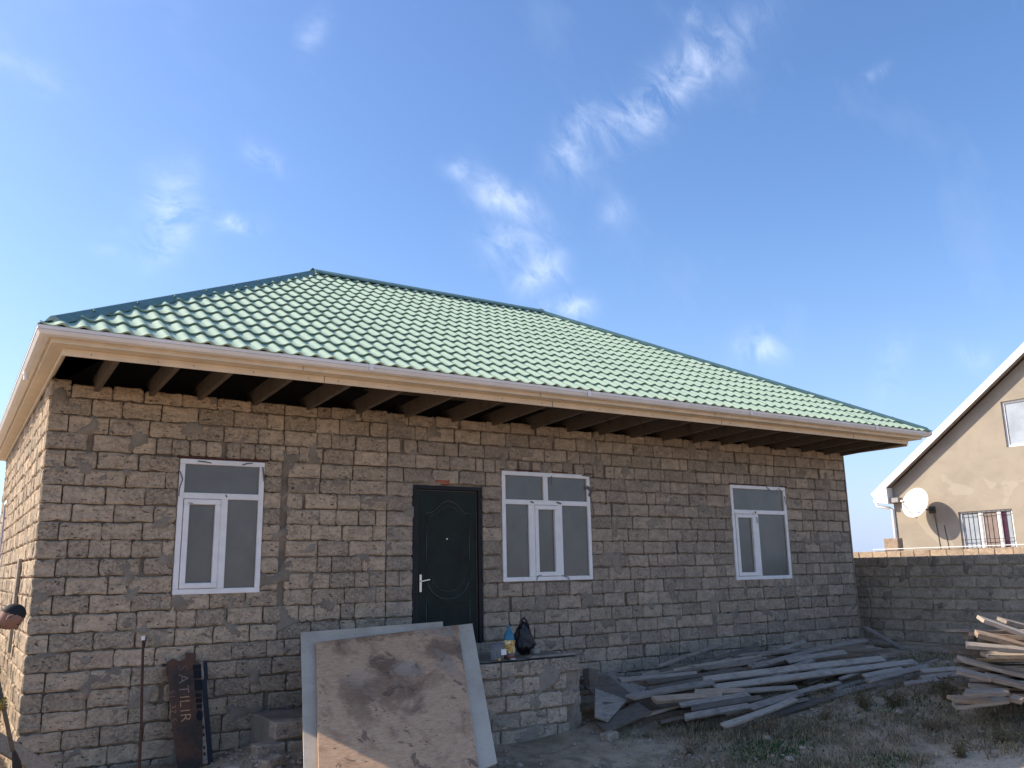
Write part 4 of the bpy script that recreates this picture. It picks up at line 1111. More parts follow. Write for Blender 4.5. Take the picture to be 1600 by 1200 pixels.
for z0, z1, a, b in ((-.795, -.745, 1.605, 1.69), (-.88, -.80, 1.61, 1.69), (-1.0, -.895, 1.615, 1.69), (-1.065, -1.03, 1.62, 1.685), (-1.12, -1.078, 1.62, 1.685), (-1.175, -1.135, 1.622, 1.68)):
    q = MB(); sp_box(q, a, b, z0, z1, .004, .001, SK*.3); q.build('stencil_mark', M['stencil'], sign)
q = MB(); cc = [(1.652+.033*math.cos(t)+SK*.0, -1.245+.052*math.sin(t)) for t in [math.radians(30*k) for k in range(12)]]
n = 12; V = [SP(x+(z+1.72)*SK*.3, z, .004) for x, z in cc]+[SP(x+(z+1.72)*SK*.3, z, .001) for x, z in cc]
q.raw(V, [tuple(range(n)), tuple(reversed(range(n, 2*n)))]+[(k, (k+1) % n, n+(k+1) % n, n+k) for k in range(n)]); q.build('stencil_mark', M['stencil'], sign)
for z in (-1.36, -1.43, -1.55, -1.61):
    q = MB(); sp_box(q, 1.675, 1.69, z-.015, z+.015, .004, .001, SK*.3); q.build('stencil_mark', M['stencil'], sign)

rod = empty('rusty_rod', (1.02, -.7, -1.72), 'thin rusty rod with a bright tip standing upright before the wall', 'rod')
q = MB(); q.tube([(1.0, -.70, -1.80), (.985, -.685, -1.2), (.968, -.672, -.8), (.955, -.66, -.42)], .0135, 7); q.build('shaft', M['rust_rod'], rod, smooth=True)
q = MB(); q.tube([(.955, -.66, -.425), (.953, -.659, -.385)], .018, 8); q.build('tip', M['gutter'], rod)
q = MB(); q.tube([(.972, -.655, -.50), (.978, -.655, -.43), (.985, -.655, -.39)], .006, 5); q.build('wire_hook', M['rust_rod'], rod)

q = MB(); q.bar((-.05, 1.62, -.62), (-.035, 1.55, .42), .16, .035, up=(1, 0, 0)); o = q.build('leaning_plank', M['wood_pale'], None, bevel=.004)
tag(o, 'narrow pale plank standing against the sunlit side wall behind the crouching man', 'plank')
q = MB(); q.bar((-1.05, -2.15, -.46), (.42, -.93, -1.66), .05, .12, up=(0, 0, 1)); o = q.build('timber_beam', M['wood_grey'], None, bevel=.005)
tag(o, 'weathered timber beam sloping down at the bottom left corner in front of the man', 'beam')
q = MB(); q.bar((-.9, -1.5, -1.70), (.1, -1.35, -1.62), .1, .06); o = q.build('timber_offcut', M['wood_dark'], None, bevel=.005)
tag(o, 'dark timber offcut lying on the ground under the sloping beam', 'offcut')

# ------------------------------------------------------------------ things on the platform
def bottle_mats():
    t = NT('blue_tinted_plastic'); t.b.inputs['Transmission Weight'].default_value = .55; t.b.inputs['IOR'].default_value = 1.3
    M['bl'] = t.done((.10, .36, .52), .12, .5)
    t = NT('clear_plastic'); t.b.inputs['Transmission Weight'].default_value = .85; t.b.inputs['IOR'].default_value = 1.2
    M['clear'] = t.done((.62, .64, .66), .12, .5)
    t = NT('printed_label'); n = t.noise(t.pos, 28, 3, .6, 1); n2 = t.noise(t.pos, 14, 2)
    c = t.mix(t.ramp(n, .42, .55), (.70, .52, .12), (.45, .17, .05)); c = t.mix(t.ramp(n2, .52, .62), c, (.78, .68, .40)); M['label'] = t.done(c, .5, .3)
bottle_mats()
bo = empty('plastic_bottle', (5.06, -.95, PZ), 'large blue-necked plastic bottle with a yellow and brown label on the platform', 'bottle')
q = MB(); q.lathe([(.055, 0), (.066, .01), (.068, .06), (.064, .09), (.066, .12), (.066, .22), (.064, .245), (.057, .275), (.045, .30), (.030, .325), (.019, .345), (.017, .365)], (5.06, -.95, PZ+.012), 20); q.build('bottle_body', M['bl'], bo, angle=50)
q = MB(); q.lathe([(.067, 0), (.0685, .005), (.0685, .145), (.067, .15)], (5.06, -.95, PZ+.075), 20); q.build('label_band', M['label'], bo, angle=50)
q = MB(); q.lathe([(.020, 0), (.020, .022), (.017, .025)], (5.06, -.95, PZ+.368), 14); q.build('cap', M['bl'], bo)
q = MB(); q.lathe([(.0665, 0), (.0675, .003), (.0675, .045), (.0665, .048)], (5.06, -.95, PZ+.02), 20); q.build('tea_residue', plain('brown_liquid', (.22, .07, .04), .3, .5), bo, angle=50)
jr = empty('plastic_jar', (4.87, -.98, PZ), 'clear plastic jar with a small white label beside the platform edge', 'jar')
q = MB(); q.lathe([(.07, 0), (.082, .01), (.084, .16), (.07, .19), (.045, .20)], (4.87, -.98, PZ+.012), 20); q.build('jar_body', M['clear'], jr, angle=50)
q = MB(); q.box(4.875, 4.945, -1.066, -1.06, PZ+.07, PZ+.135); q.build('white_label', M['white_trim'], jr)
q = MB(); q.lathe([(.0, 0), (.016, .0), (.018, .02), (.012, .028)], (4.83, -1.09, PZ+.012), 10); tag(q.build('bottle_cap', plain('yellow_plastic', (.62, .40, .08), .4, .4)), 'small yellow bottle cap before the clear jar', 'cap')
q = MB(); q.lathe([(.030, 0), (.036, .004), (.034, .009)], (5.03, -1.075, PZ+.012), 16); tag(q.build('white_lid', M['white_trim']), 'flat white lid lying in front of the blue-necked bottle', 'lid')
def bag():
    o = empty('plastic_bag', (5.42, -.72, PZ), 'crumpled black plastic bag standing open on the platform', 'bag')
    t = NT('black_plastic_film'); n = t.noise(t.pos, 14, 4, .6, 1.5); t.bump(n, .8, .02); mm = t.done((.009, .009, .011), .32, .5)
    bm = bmesh.new(); bmesh.ops.create_icosphere(bm, subdivisions=4, radius=1)
    for v in bm.verts:
        p = v.co.copy(); t_ = (p.z+1)/2
        w = .115*(1-.45*t_) if t_ > .35 else .085+.03*t_/.35
        n = noise.noise(p*2.2+Vector((4, 0, 0)))*.35+abs(noise.noise(p*5))*.30
        v.co = Vector((p.x*w*(1+n)*1.25+.02*(t_-.5)-.04*t_, p.y*w*(1+n), t_*.40+.03*noise.noise(p*3)))+Vector((5.43, -.75, PZ+.012))
    me = bpy.data.meshes.new('bag_body'); bm.to_mesh(me); bm.free(); me.materials.append(mm); me.shade_smooth(); finish(bpy.data.objects.new('bag_body', me), o)
    q = MB(); q.tube([(5.33, -.79, PZ+.34), (5.34, -.80, PZ+.43), (5.385, -.80, PZ+.47), (5.43, -.79, PZ+.42), (5.45, -.79, PZ+.33)], [.022, .016, .012, .016, .024], 7); q.build('bag_handle', mm, o, smooth=True)
    q = MB(); q.box(5.46, 5.55, -.90, -.80, PZ+.03, PZ+.09); q.build('paper_stub', plain('wrinkled_paper', (.30, .27, .22), .8, .2), o, bevel=.01)
bag()

# ------------------------------------------------------------------ lumber
LEFT = [[8.296, -0.771, -1.159, 9.13, -0.931, -1.108, 0.045], [6.945, -0.722, -1.271, 8.031, -1.067, -1.244, 0.051], [7.328, -0.737, -1.242, 8.7, -1.018, -1.169, 0.061], [7.197, -0.97, -1.301, 8.705, -1.271, -1.219, 0.051], [7.036, -1.208, -1.361, 8.489, -1.349, -1.255, 0.05], [6.624, -1.295, -1.408, 7.972, -1.426, -1.323, 0.096], [7.916, -1.285, -1.298, 10.84, -2.014, -1.175, 0.086], [8.863, -1.281, -1.204, 10.529, -1.271, -1.049, 0.072], [9.201, -1.3, -1.175, 11.512, -1.29, -0.993, 0.055], [9.505, -1.387, -1.163, 10.605, -1.557, -1.1, 0.082], [7.842, -1.572, -1.362, 11.111, -2.339, -1.214, 0.092], [7.46, -1.582, -1.399, 8.049, -1.883, -1.405, 0.074], [6.84, -1.504, -1.436, 7.684, -1.839, -1.432, 0.072], [8.059, -1.863, -1.4, 8.762, -2.135, -1.386, 0.066], [7.008, -1.79, -1.481, 8.032, -1.97, -1.426, 0.047], [7.032, -1.951, -1.509, 8.086, -2.13, -1.453, 0.054], [6.775, -2.101, -1.56, 7.744, -2.242, -1.507, 0.068], [7.688, -2.281, -1.52, 8.627, -2.291, -1.43, 0.102], [6.858, -2.631, -1.593, 8.321, -2.456, -1.462, 0.058], [9.843, -2.383, -1.313, 10.54, -2.514, -1.255, 0.052], [9.583, -2.611, -1.338, 10.859, -2.689, -1.231, 0.051], [10.483, -2.825, -1.259, 10.847, -3.092, -1.232, 0.043], [10.065, -3.082, -1.294, 10.487, -3.315, -1.259, 0.033], [9.657, -3.097, -1.331, 10.054, -3.325, -1.295, 0.041]]
LLAB = ['short grey plank highest against the wall at the back of the long pile', 'thin pale plank at the back left of the long pile nearest the platform', 'long dark-sided plank at the back left of the pile, under the thin pale ones',
 'dark narrow plank in the shadowed gap at the back left of the pile', 'lowest dark narrow plank in the shadowed gap at the back left of the pile', 'wide smooth grey board with a pointed left end in the middle left of the pile',
 'very long pale plank with a blunt left end across the middle of the pile', 'grey plank sloping up to the right behind the very long pale plank', 'long thin plank reaching to the right corner of the house wall', 'thick grey plank under the thin one pointing at the house corner',
 'longest pale plank of the pile, running out to the right in front', 'short thick plank with a pinkish cut side in the middle of the pile', 'short brown-sided thick plank at the left front of the pile', 'flat grey plank in the middle front of the pile',
 'narrow broken plank low at the left front of the pile', 'mottled dark plank low at the left front of the pile', 'dirty-edged grey plank at the lower left of the long pile', 'wide grey plank dipping towards the weeds at the front of the pile',
 'lone plank lying lowest in the weeds at the front of the pile', 'short plank at the right end of the pile below the longest one', 'grey plank fanning out at the right end of the pile', 'tiny pale plank end furthest right of the long pile',
 'thin plank end in the dark gap at the right tip of the pile', 'lowest small plank end at the right tip of the pile near the weeds']
mc = ['wood_pale', 'wood_pale', 'wood_grey', 'wood_dark', 'wood_dark', 'wood_grey', 'wood_pale', 'wood_grey', 'wood_grey', 'wood_grey', 'wood_pale', 'wood_pink', 'wood_pink', 'wood_grey', 'wood_grey', 'wood_dark', 'wood_grey', 'wood_grey', 'wood_pale', 'wood_pale', 'wood_grey', 'wood_pale', 'wood_grey', 'wood_grey']
rl = random.Random(31)
def plank(name, p, q_, wd, th, mat, label, group, roll=0, cat='plank'):
    p = Vector(p); q_ = Vector(q_); L = (q_-p).length; x = (q_-p).normalized()
    y = Vector((0, 0, 1)).cross(x).normalized(); z = x.cross(y)
    Mw = Matrix((x, y, z)).transposed().to_4x4() @ Matrix.Rotation(roll, 4, 'X'); Mw.translation = p
    n = 7; V = []; F = []
    sk = rl.uniform(-.5, .5)*wd; bow = rl.uniform(-.012, .012)*L; tw = rl.uniform(-.05, .05)
    for i in range(n+1):
        t = i/n; xx = L*t; bz = bow*4*t*(1-t); w_ = wd*(1+rl.uniform(-.03, .03))
        for a, b in ((-1, -1), (1, -1), (1, 1), (-1, 1)):
            sx = (sk*a*.5 if i == 0 else (-sk*a*.4 if i == n else 0))
            V.append((xx+sx+rl.uniform(-.003, .003)*(i in (0, n)), a*w_/2, b*th/2+bz+a*tw*wd*t))
    for i in range(n):
        for j in range(4):
            j2 = (j+1) % 4; F.append((i*4+j, i*4+j2, (i+1)*4+j2, (i+1)*4+j))
    F += [(3, 2, 1, 0), (n*4, n*4+1, n*4+2, n*4+3)]
    F = [f[::-1] for f in F]
    o = add(name, V, F, M[mat], None, world=Mw)
    bm = bmesh.new(); bm.from_mesh(o.data); bmesh.ops.recalc_face_normals(bm, faces=bm.faces[:]); bm.to_mesh(o.data); bm.free()
    return tag(o, label, cat, group)
G1 = 'planks in the long pile under the house wall'
for i, (row, lab, m) in enumerate(zip(LEFT, LLAB, mc)):
    wd = max(.085, row[6]*1.3); th = rl.choice((.018, .022, .028))
    if i in (12, 11): th = .05
    plank('plank', row[:3], row[3:6], wd, th, m, lab, G1, roll=.42+rl.uniform(-.15, .15))
# the planks buried below
BW = ['grey', 'dark', 'brownish', 'split', 'narrow', 'broad', 'dusty', 'chipped', 'knotty', 'sooty']
def buried_label(i, x, L):
    zone = 'left end' if x < 7.4 else ('left middle' if x < 8.3 else ('right middle' if x < 9.3 else 'right end'))
    return '%s %s plank half buried in the %s of the long pile' % (BW[i % 10], ('short', 'mid-length', 'long')[i//10], zone)
for i in range(22):      # thin loose laths on top of the pile
    x = rl.uniform(6.9, 9.9); y = rl.uniform(-2.2, -.6)-(.3 if x > 9 else 0); L = rl.uniform(.6, 1.7); a = R(rl.uniform(-16, 8))
    def sz2(xx, yy): return gz(xx, yy)+.075+.42*min(1, max(0, (yy+2.3)/2.1))
    x2, y2 = x+math.cos(a)*L, y+math.sin(a)*L
    plank('lath', (x, y, sz2(x, y)), (x2, y2, sz2(x2, y2)), rl.uniform(.045, .075), .02, rl.choice(('wood_grey', 'wood_pale', 'wood_dark', 'wood_grey')),
          '%s %s lath loose on top of the %s of the long pile' % (BW[i % 10], ('short', 'longer', 'bent')[i//10], 'left half' if x < 8.4 else 'right half'), 'loose laths on the long pile', roll=rl.uniform(.1, .6), cat='lath')
for i in range(30):
    x = rl.uniform(6.4, 10.4); y = -.5-1.9*rl.random()-(.25 if x > 9 else 0); L = rl.uniform(1.0, 2.8)
    a = R(rl.uniform(-15, 5)); dx, dy = math.cos(a)*L, math.sin(a)*L
    def sz(xx, yy): return gz(xx, yy)+.02+.36*min(1, max(0, (yy+2.3)/2.1))*rl.uniform(.25, .9)
    if x+dx > 12.3: continue
    plank('plank', (x, y, sz(x, y)), (x+dx, y+dy, sz(x+dx, y+dy)), rl.uniform(.09, .15), rl.choice((.025, .03, .04)), rl.choice(('wood_grey', 'wood_dark', 'wood_dark', 'wood_grey', 'wood_pink')),
          buried_label(i, x, L), 'buried planks of the long pile', roll=rl.uniform(-.3, .2))
# bigger sheets leaning at the platform end of the pile
def panel(quad, th, mat, label):
    q = [Vector(p) for p in quad]; n = (q[1]-q[0]).cross(q[3]-q[0]).normalized()
    if n.z < 0: n = -n
    m_ = MB(); m_.slab(q, n, th); o = m_.build('wide_board', M[mat], None, bevel=.003); return tag(o, label, 'board', 'wide boards tipped against the platform end')
panel([(6.351, -.95, -1.305), (6.661, -1.2, -1.445), (6.10, -1.50, -1.60), (5.98, -1.40, -1.545)], .03, 'wood_grey', 'light blue-grey wide board tipped against the right end of the platform')
panel([(6.80, -.48, -1.23), (7.06, -.45, -1.20), (7.0, -1.09, -1.40), (6.74, -1.12, -1.43)], .03, 'wood_grey', 'greenish grey wide board sloping down behind the tipped light board')
panel([(6.03, -1.33, -1.62), (6.734, -1.33, -1.47), (6.684, -1.62, -1.54), (5.98, -1.62, -1.69)], .03, 'wood_dark', 'dark brown board lying lowest at the platform corner')
panel([(7.066, -.8, -1.306), (7.178, -1.0, -1.361), (6.972, -1.12, -1.435), (6.86, -.92, -1.38)], .025, 'wood_grey', 'small square grey board between the sloping board and the pile')
panel([(6.36, -.82, -1.07), (6.56, -.76, -1.11), (6.52, -.80, -1.32), (6.31, -.90, -1.32)], .10, 'wood_dark', 'dark broken board end standing at the platform corner')
panel([(6.30, -.70, -1.22), (6.80, -.65, -1.20), (6.85, -1.2, -1.46), (6.25, -1.25, -1.46)], .03, 'wood_dark', 'dark wide board underneath the tipped boards')
o = plank('plank', (13.15, -.12, -.93), (12.95, -1.05, -1.30), .10, .03, 'wood_grey', 'single plank leaning diagonally on the boundary wall right of the house corner', None)
q = MB(); q.tube([(12.0, -.95, -1.13), (12.15, -.98, -1.08), (12.3, -1.05, -1.12), (12.42, -1.1, -1.14)], [.05, .065, .06, .03], 8); tag(q.build('tree_stump', M['wood_dark'], None, smooth=True), 'dark gnarled log lying on the planks near the house corner', 'log')

RIGHT = [[9.536, -4.259, -0.481, 10.199, -4.812, -0.831, 0.06], [9.877, -4.322, -0.509, 10.389, -4.537, -0.651, 0.061], [9.62, -4.135, -0.658, 10.489, -4.703, -0.968, 0.099], [9.297, -4.18, -0.768, 10.25, -4.923, -0.889, 0.067], [9.545, -4.251, -0.893, 10.372, -4.673, -0.933, 0.06], [9.338, -4.08, -0.934, 10.462, -4.815, -1.27, 0.075], [9.074, -4.151, -1.031, 9.29, -4.412, -1.116, 0.081], [9.443, -4.328, -1.121, 10.154, -4.674, -1.334, 0.096], [9.337, -4.148, -1.234, 9.682, -4.373, -1.256, 0.052], [9.062, -4.232, -1.272, 9.357, -4.544, -1.253, 0.072], [9.009, -4.11, -1.342, 9.447, -4.277, -1.371, 0.066], [9.091, -4.069, -1.425, 9.598, -4.401, -1.372, 0.073], [9.464, -4.527, -1.325, 9.473, -4.653, -1.347, 0.065]]
RLAB = ['topmost plank sloping down to the right on the stack at the right edge', 'flat pale plank second from the top of the right edge stack', 'thick brown plank near the top of the right edge stack', 'dark-edged plank under the thick brown one in the right edge stack',
 'light narrow plank in the middle of the right edge stack', 'long pale plank sloping down to the right in the middle of the right edge stack', 'short stub jutting out left at mid height of the right edge stack', 'wide dusty plank low in the right edge stack', 'thin plank end above the lower left ends of the right edge stack',
 'square-cut plank end low at the left of the right edge stack', 'reddish plank end second from the ground in the right edge stack', 'lowest plank of the right edge stack, tilted up to the right', 'small broken block lying at the foot of the right edge stack']
mr = ['wood_pale', 'wood_grey', 'wood_pink', 'wood_grey', 'wood_pale', 'wood_pale', 'wood_grey', 'wood_grey', 'wood_pale', 'wood_grey', 'wood_pink', 'wood_pale', 'wood_pink']
G2 = 'planks stacked at the right edge'
for i, (row, lab, m) in enumerate(zip(RIGHT, RLAB, mr)):
    a = Vector(row[:3]); b = Vector(row[3:6])
    if i != 12 and (b-a).length < 1.2: b = a+(b-a).normalized()*max((b-a).length, 1.0 if i in (0, 1, 2, 3, 4, 7) else (b-a).length)
    plank('plank', a, b, max(.12, row[6]*1.6), .042 if i not in (2, 7) else .055, m, lab, G2, roll=.3)
for i in range(30):
    h = (i+rl.random())/30; bx = 9.52+rl.uniform(-.12, .40); by = -4.05+rl.uniform(-.1, .2)-.0
    z = -1.40+h*.78; a = R(-35+rl.uniform(-12, 12)); L = rl.uniform(.9, 1.6)
    plank('plank', (bx, by, z), (bx+math.cos(a)*L, by+math.sin(a)*L, z-rl.uniform(-.02, .10)), .13, rl.choice((.03, .045)), rl.choice(('wood_grey', 'wood_dark', 'wood_pink')),
          '%s %s plank covered by others %s the right edge stack' % (('rough', 'dim', 'worn', 'brown', 'ashy')[i % 5], ('thin', 'thick')[(i//5) % 2], ('low in', 'at mid height of', 'near the top of')[i//10]), 'covered planks of the right edge stack')

# ------------------------------------------------------------------ weeds, grass, rubble
def blades(name, n, region, hrange, mat, dens=None, lean=.5, width=.006, seed=1, clump=6):
    rr = random.Random(seed); V = []; F = []
    x0, x1, y0, y1 = region; k = 0; guard = 0
    while k < n and guard < n*12:
        guard += 1
        cx, cy = rr.uniform(x0, x1), rr.uniform(y0, y1)
        if dens and rr.random() > dens(cx, cy): continue
        for _ in range(clump):
            x = cx+rr.gauss(0, .05); y = cy+rr.gauss(0, .05); h = rr.uniform(*hrange)*rr.uniform(.5, 1); an = rr.uniform(0, 6.283); ln = rr.uniform(.1, lean)*h*1.6
            z = gzn(x, y)-.01; w_ = width*rr.uniform(.6, 1.3); dx, dy = math.cos(an), math.sin(an); px, py = -dy*w_/2, dx*w_/2
            b = len(V)
            V += [(x-px, y-py, z), (x+px, y+py, z), (x+dx*ln*.35-px*.8, y+dy*ln*.35-py*.8, z+h*.6), (x+dx*ln*.35+px*.8, y+dy*ln*.35+py*.8, z+h*.6), (x+dx*ln, y+dy*ln, z+h*rr.uniform(.75, 1))]
            F += [(b, b+1, b+3, b+2), (b+2, b+3, b+4)]; k += 1
    o = add(name, V, F, mat); o['kind'] = 'stuff'; return o
def dn(x, y):
    if 2.0 < x < 6.05 and y > -1.95: return 0
    n = noise.noise(Vector((x*.9, y*.9, 8)))*.5+.5+noise.noise(Vector((x*3, y*3, 2)))*.25
    e = 1 if y > -5 else max(0, 1-(-5-y)/1.5)
    f = min(1, max(0, (x-5.6)/1.2))
    sand = min(1, ((x-8.4)/1.1)**2+((y+5.1)/.6)**2)*min(1, ((x-7.2)/.7)**2+((y+4.5)/.3)**2)
    return max(0, (n-.28)*1.6)*e*f*sand
o = blades('dry_grass', 24000, (5.6, 13.6, -6.6, -1.7), (.04, .13), M['straw'], dn, .9, .007, 3); o['label'] = 'dry straw-coloured grass over the yard in front of the planks'
o = blades('weeds', 24000, (5.8, 13.6, -5.6, -1.6), (.03, .13), M['weed'], dn, 1.1, .008, 5); o['label'] = 'low grey-green weeds between the planks and the camera'
def dg(x, y): return math.exp(-((x-7.05)**2/.16+(y+3.1)**2/.10))+.8*math.exp(-((x-7.6)**2/.1+(y+4.1)**2/.05))+.35*math.exp(-((x-9.5)**2/.3+(y+3.3)**2/.1))
o = blades('green_weeds', 2000, (6.2, 9.9, -4.6, -2.6), (.03, .08), M['green'], dg, .9, .014, 7); o['label'] = 'small patches of green weeds among the dry grass'
def dl(x, y): return .5 if (y < -1.0 and x < 2.3) or (x > 4.4 and y < -2.4) else 0
o = blades('straw_litter', 1500, (.4, 6.0, -4.5, -.6), (.03, .10), M['straw'], dl, 1.2, .006, 9); o['label'] = 'thin dry straw on the bare ground near the boards'

def bush(x, y, h, w, n, seed, label, mat='weed', tm='twig'):
    rr = random.Random(seed); e = empty('dry_weed', (x, y, gzn(x, y)), label, 'weed', 'dry weed tufts in the yard'); z0 = gzn(x, y)-.02
    q = MB(); lv = MB()
    for i in range(n):
        an = rr.uniform(0, 6.283); el = rr.uniform(.2, 1); L = h*rr.uniform(.5, 1.05)
        d = Vector((math.cos(an)*w/h*el, math.sin(an)*w/h*el, 1)).normalized(); p = Vector((x, y, z0)); pts = [p]
        for s_ in range(4):
            d = (d+Vector((rr.gauss(0, .2), rr.gauss(0, .2), rr.gauss(0, .12)))).normalized(); p = p+d*L/4; pts.append(p)
            for _ in range(5 if mat else 2):
                r2 = Vector((rr.gauss(0, 1), rr.gauss(0, 1), rr.gauss(.3, .7))).normalized(); tl = rr.uniform(.02, .06)
                a = p+r2*.01; b = a+r2*tl; sd = r2.cross(Vector((rr.random(), rr.random(), rr.random()))).normalized()*.005
                bb = len(lv.v); lv.v += [a-sd, a+sd, b+sd*.4, b-sd*.4]; lv.face(bb, bb+1, bb+2, bb+3)
        q.tube(pts, [.004, .0035, .003, .002, .0012], 3, False)
    q.build('stems', M[tm], e); lv.build('leaves', M[mat or 'twig'], e)
bl_ = [(8.85, -.42, .42, .28, 26, 'dense brown weed growing against the wall above the back planks', 'weed'), (10.1, -.35, .36, .22, 18, 'thin dry weed against the wall behind the long thin plank', 'weed'),
       (8.95, -3.0, .30, .30, 26, 'grey-green weed tuft in front of the right half of the long pile', 'weed'), (9.9, -3.5, .34, .32, 26, 'tangled weed tuft near the right tip of the long pile', 'weed'),
       (7.5, -2.75, .26, .26, 20, 'brown thorny tuft below the left front planks', None), (8.3, -2.9, .24, .22, 18, 'sparse brown tuft under the lone lowest plank', None), (10.6, -4.4, .28, .26, 20, 'dry tuft at the foot of the right edge stack', None),
       (9.9, -5.2, .30, .26, 20, 'pale upright straw tuft at the bottom right corner', None), (8.4, -4.5, .20, .2, 18, 'low green-grey tuft in the middle of the yard', 'weed'), (6.35, -2.6, .2, .18, 14, 'small dry tuft right of the platform corner', None), (9.2, -3.25, .26, .34, 30, 'sprawling grey-green weed between the two plank piles', 'weed'), (10.3, -3.7, .26, .34, 30, 'sprawling weed before the boundary wall right of the long pile', 'weed'), (8.9, -3.9, .2, .32, 26, 'flat brownish weed in front of the gap between the piles', None), (9.1, -4.6, .2, .3, 26, 'flat grey weed beneath the left ends of the right edge stack', 'weed')]
for i, (x, y, h, w_, n, lab, m) in enumerate(bl_): bush(x, y, h, w_, n, 50+i, lab, m)

def rubble():
    rr = random.Random(77); V = []; F = []
    for i in range(1500):
        k = rr.random()
        if k < .22: x, y = 2.4+rr.gauss(0, .45), -.9+rr.gauss(0, .35)
        elif k < .60: x, y = rr.uniform(5.2, 12), rr.uniform(-6.2, -2.2)
        else: x, y = rr.uniform(-.2, 7), rr.uniform(-4.5, -.2)
        if 2.95 < x < 6 and y > -1.2: continue
        if x < 0 and y > -.2: continue
        r_ = abs(rr.gauss(0, .016))+.008
        if rr.random() < .03: r_ *= 2.2
        z = gzn(x, y)+r_*.25; b = len(V); a0 = rr.uniform(0, 6)
        for sg, rd in ((-1, .6), (0, 1), (1, .55)):
            for j in range(5):
                an = a0+j*1.2566; q_ = r_*rd*rr.uniform(.7, 1.25); V.append((x+math.cos(an)*q_, y+math.sin(an)*q_, z+sg*r_*.55*rr.uniform(.7, 1.1)))
        for l in range(2):
            for j in range(5): j2 = (j+1) % 5; F.append((b+l*5+j, b+l*5+j2, b+(l+1)*5+j2, b+(l+1)*5+j))
        F.append(tuple(b+10+j for j in range(5)))
    o = add('rubble', V, F, M['stoneP']); o['kind'] = 'stuff'; o['label'] = 'small limestone crumbs and pebbles strewn over the ground'
rubble()
rs = random.Random(8)
for i, (x, y, s_, lab) in enumerate([(2.05, -1.35, .10, 'broken stone lump at the left foot of the plywood'), (1.72, -1.0, .07, 'small stone lump between the metal sheet and the plywood'), (8.9, -5.0, .07, 'pale stone at the bottom right of the yard'), (9.4, -4.9, .05, 'small pale stone under the right edge stack'), (5.9, -1.75, .09, 'stone lump at the foot of the platform corner'), (7.9, -4.9, .06, 'flat stone in the bare earth at the bottom of the view')]):
    V, F = block_geo(s_*2.2, s_*1.2, s_*1.5, rs, 1.2); add_ = add('stone', V, F, M['stoneP'], None, world=Matrix.Translation((x, y, gzn(x, y)-.02)) @ Matrix.Rotation(rs.uniform(-.6, .6), 4, 'Z') @ Matrix.Rotation(rs.uniform(-.2, .2), 4, 'Y'))
    tag(add_, lab, 'stone')

# ------------------------------------------------------------------ the man at the left edge
def skinned(name, pts, edges, radii, mat, parent, root=0, sub=2):
    me = bpy.data.meshes.new(name); me.from_pydata([tuple(p) for p in pts], edges, []); me.update()
    o = bpy.data.objects.new(name, me); COL.objects.link(o)
    md = o.modifiers.new('skin', 'SKIN'); sv = me.skin_vertices[0].data
    for i, r_ in enumerate(radii):
        rr_ = r_ if isinstance(r_, tuple) else (r_, r_); sv[i].radius = rr_; sv[i].use_root = (i == root)
    md.use_smooth_shade = True
    sb_ = o.modifiers.new('sub', 'SUBSURF'); sb_.levels = sub; sb_.render_levels = sub
    dg = bpy.context.evaluated_depsgraph_get(); m2 = bpy.data.meshes.new_from_object(o.evaluated_get(dg))
    bpy.data.objects.remove(o); m2.name = name; m2.materials.clear(); m2.materials.append(mat); m2.shade_smooth()
    return finish(bpy.data.objects.new(name, m2), parent)
man = empty('person', (-.9, -1.75, -1.72), 'man with short dark hair bending over a shovel before the sunlit side wall', 'person')
sk = plain('skin', (.27, .145, .10), .55, .35, 0, .08, 20, .1); hair = plain('dark_hair', (.02, .017, .016), .7, .3, 0, .3, 80, .8)
shirt = plain('blue_grey_shirt', (.16, .17, .25), .85, .15); vest = plain('black_vest', (.02, .02, .024), .8, .2); jeans = plain('dark_trousers', (.035, .04, .06), .9, .1)
glove = plain('yellow_striped_glove', (.38, .28, .06), .8, .2, 0, .4, 60, .3); boots = plain('dark_boots', (.03, .026, .022), .7, .3)
Y = -1.80
P_ = {'pel': (-.86, Y+.03, -.84), 'wai': (-.79, Y+.02, -.68), 'che': (-.66, Y+.0, -.46), 'nb': (-.50, Y-.04, -.28), 'nk': (-.42, Y-.06, -.21), 'hd': (-.345, Y-.07, -.15),
      'lsh': (-.55, Y-.21, -.34), 'lel': (-.50, Y-.23, -.62), 'lwr': (-.335, Y-.05, -.77),
      'rsh': (-.58, Y+.17, -.34), 'rel': (-.54, Y+.22, -.56), 'rwr': (-.37, Y+.09, -.50),
      'lhi': (-.87, Y-.09, -.88), 'lkn': (-.76, Y-.12, -1.27), 'lan': (-.86, Y-.12, -1.62), 'lto': (-.66, Y-.12, -1.68),
      'rhi': (-.88, Y+.13, -.88), 'rkn': (-.92, Y+.16, -1.28), 'ran': (-1.08, Y+.16, -1.62), 'rto': (-.88, Y+.16, -1.68)}
nm = list(P_); ix = {k: i for i, k in enumerate(nm)}
ed = [('pel','wai'),('wai','che'),('che','nb'),('nb','nk'),('nk','hd'),('che','lsh'),('lsh','lel'),('lel','lwr'),('che','rsh'),('rsh','rel'),('rel','rwr'),('pel','lhi'),('lhi','lkn'),('lkn','lan'),('lan','lto'),('pel','rhi'),('rhi','rkn'),('rkn','ran'),('ran','rto')]
rad = {'pel': (.16, .12), 'wai': (.15, .11), 'che': (.17, .12), 'nb': (.09, .08), 'nk': .055, 'hd': .055, 'lsh': .07, 'lel': .048, 'lwr': .03, 'rsh': .07, 'rel': .048, 'rwr': .03, 'lhi': .095, 'lkn': .062, 'lan': .042, 'lto': .035, 'rhi': .095, 'rkn': .062, 'ran': .042, 'rto': .035}
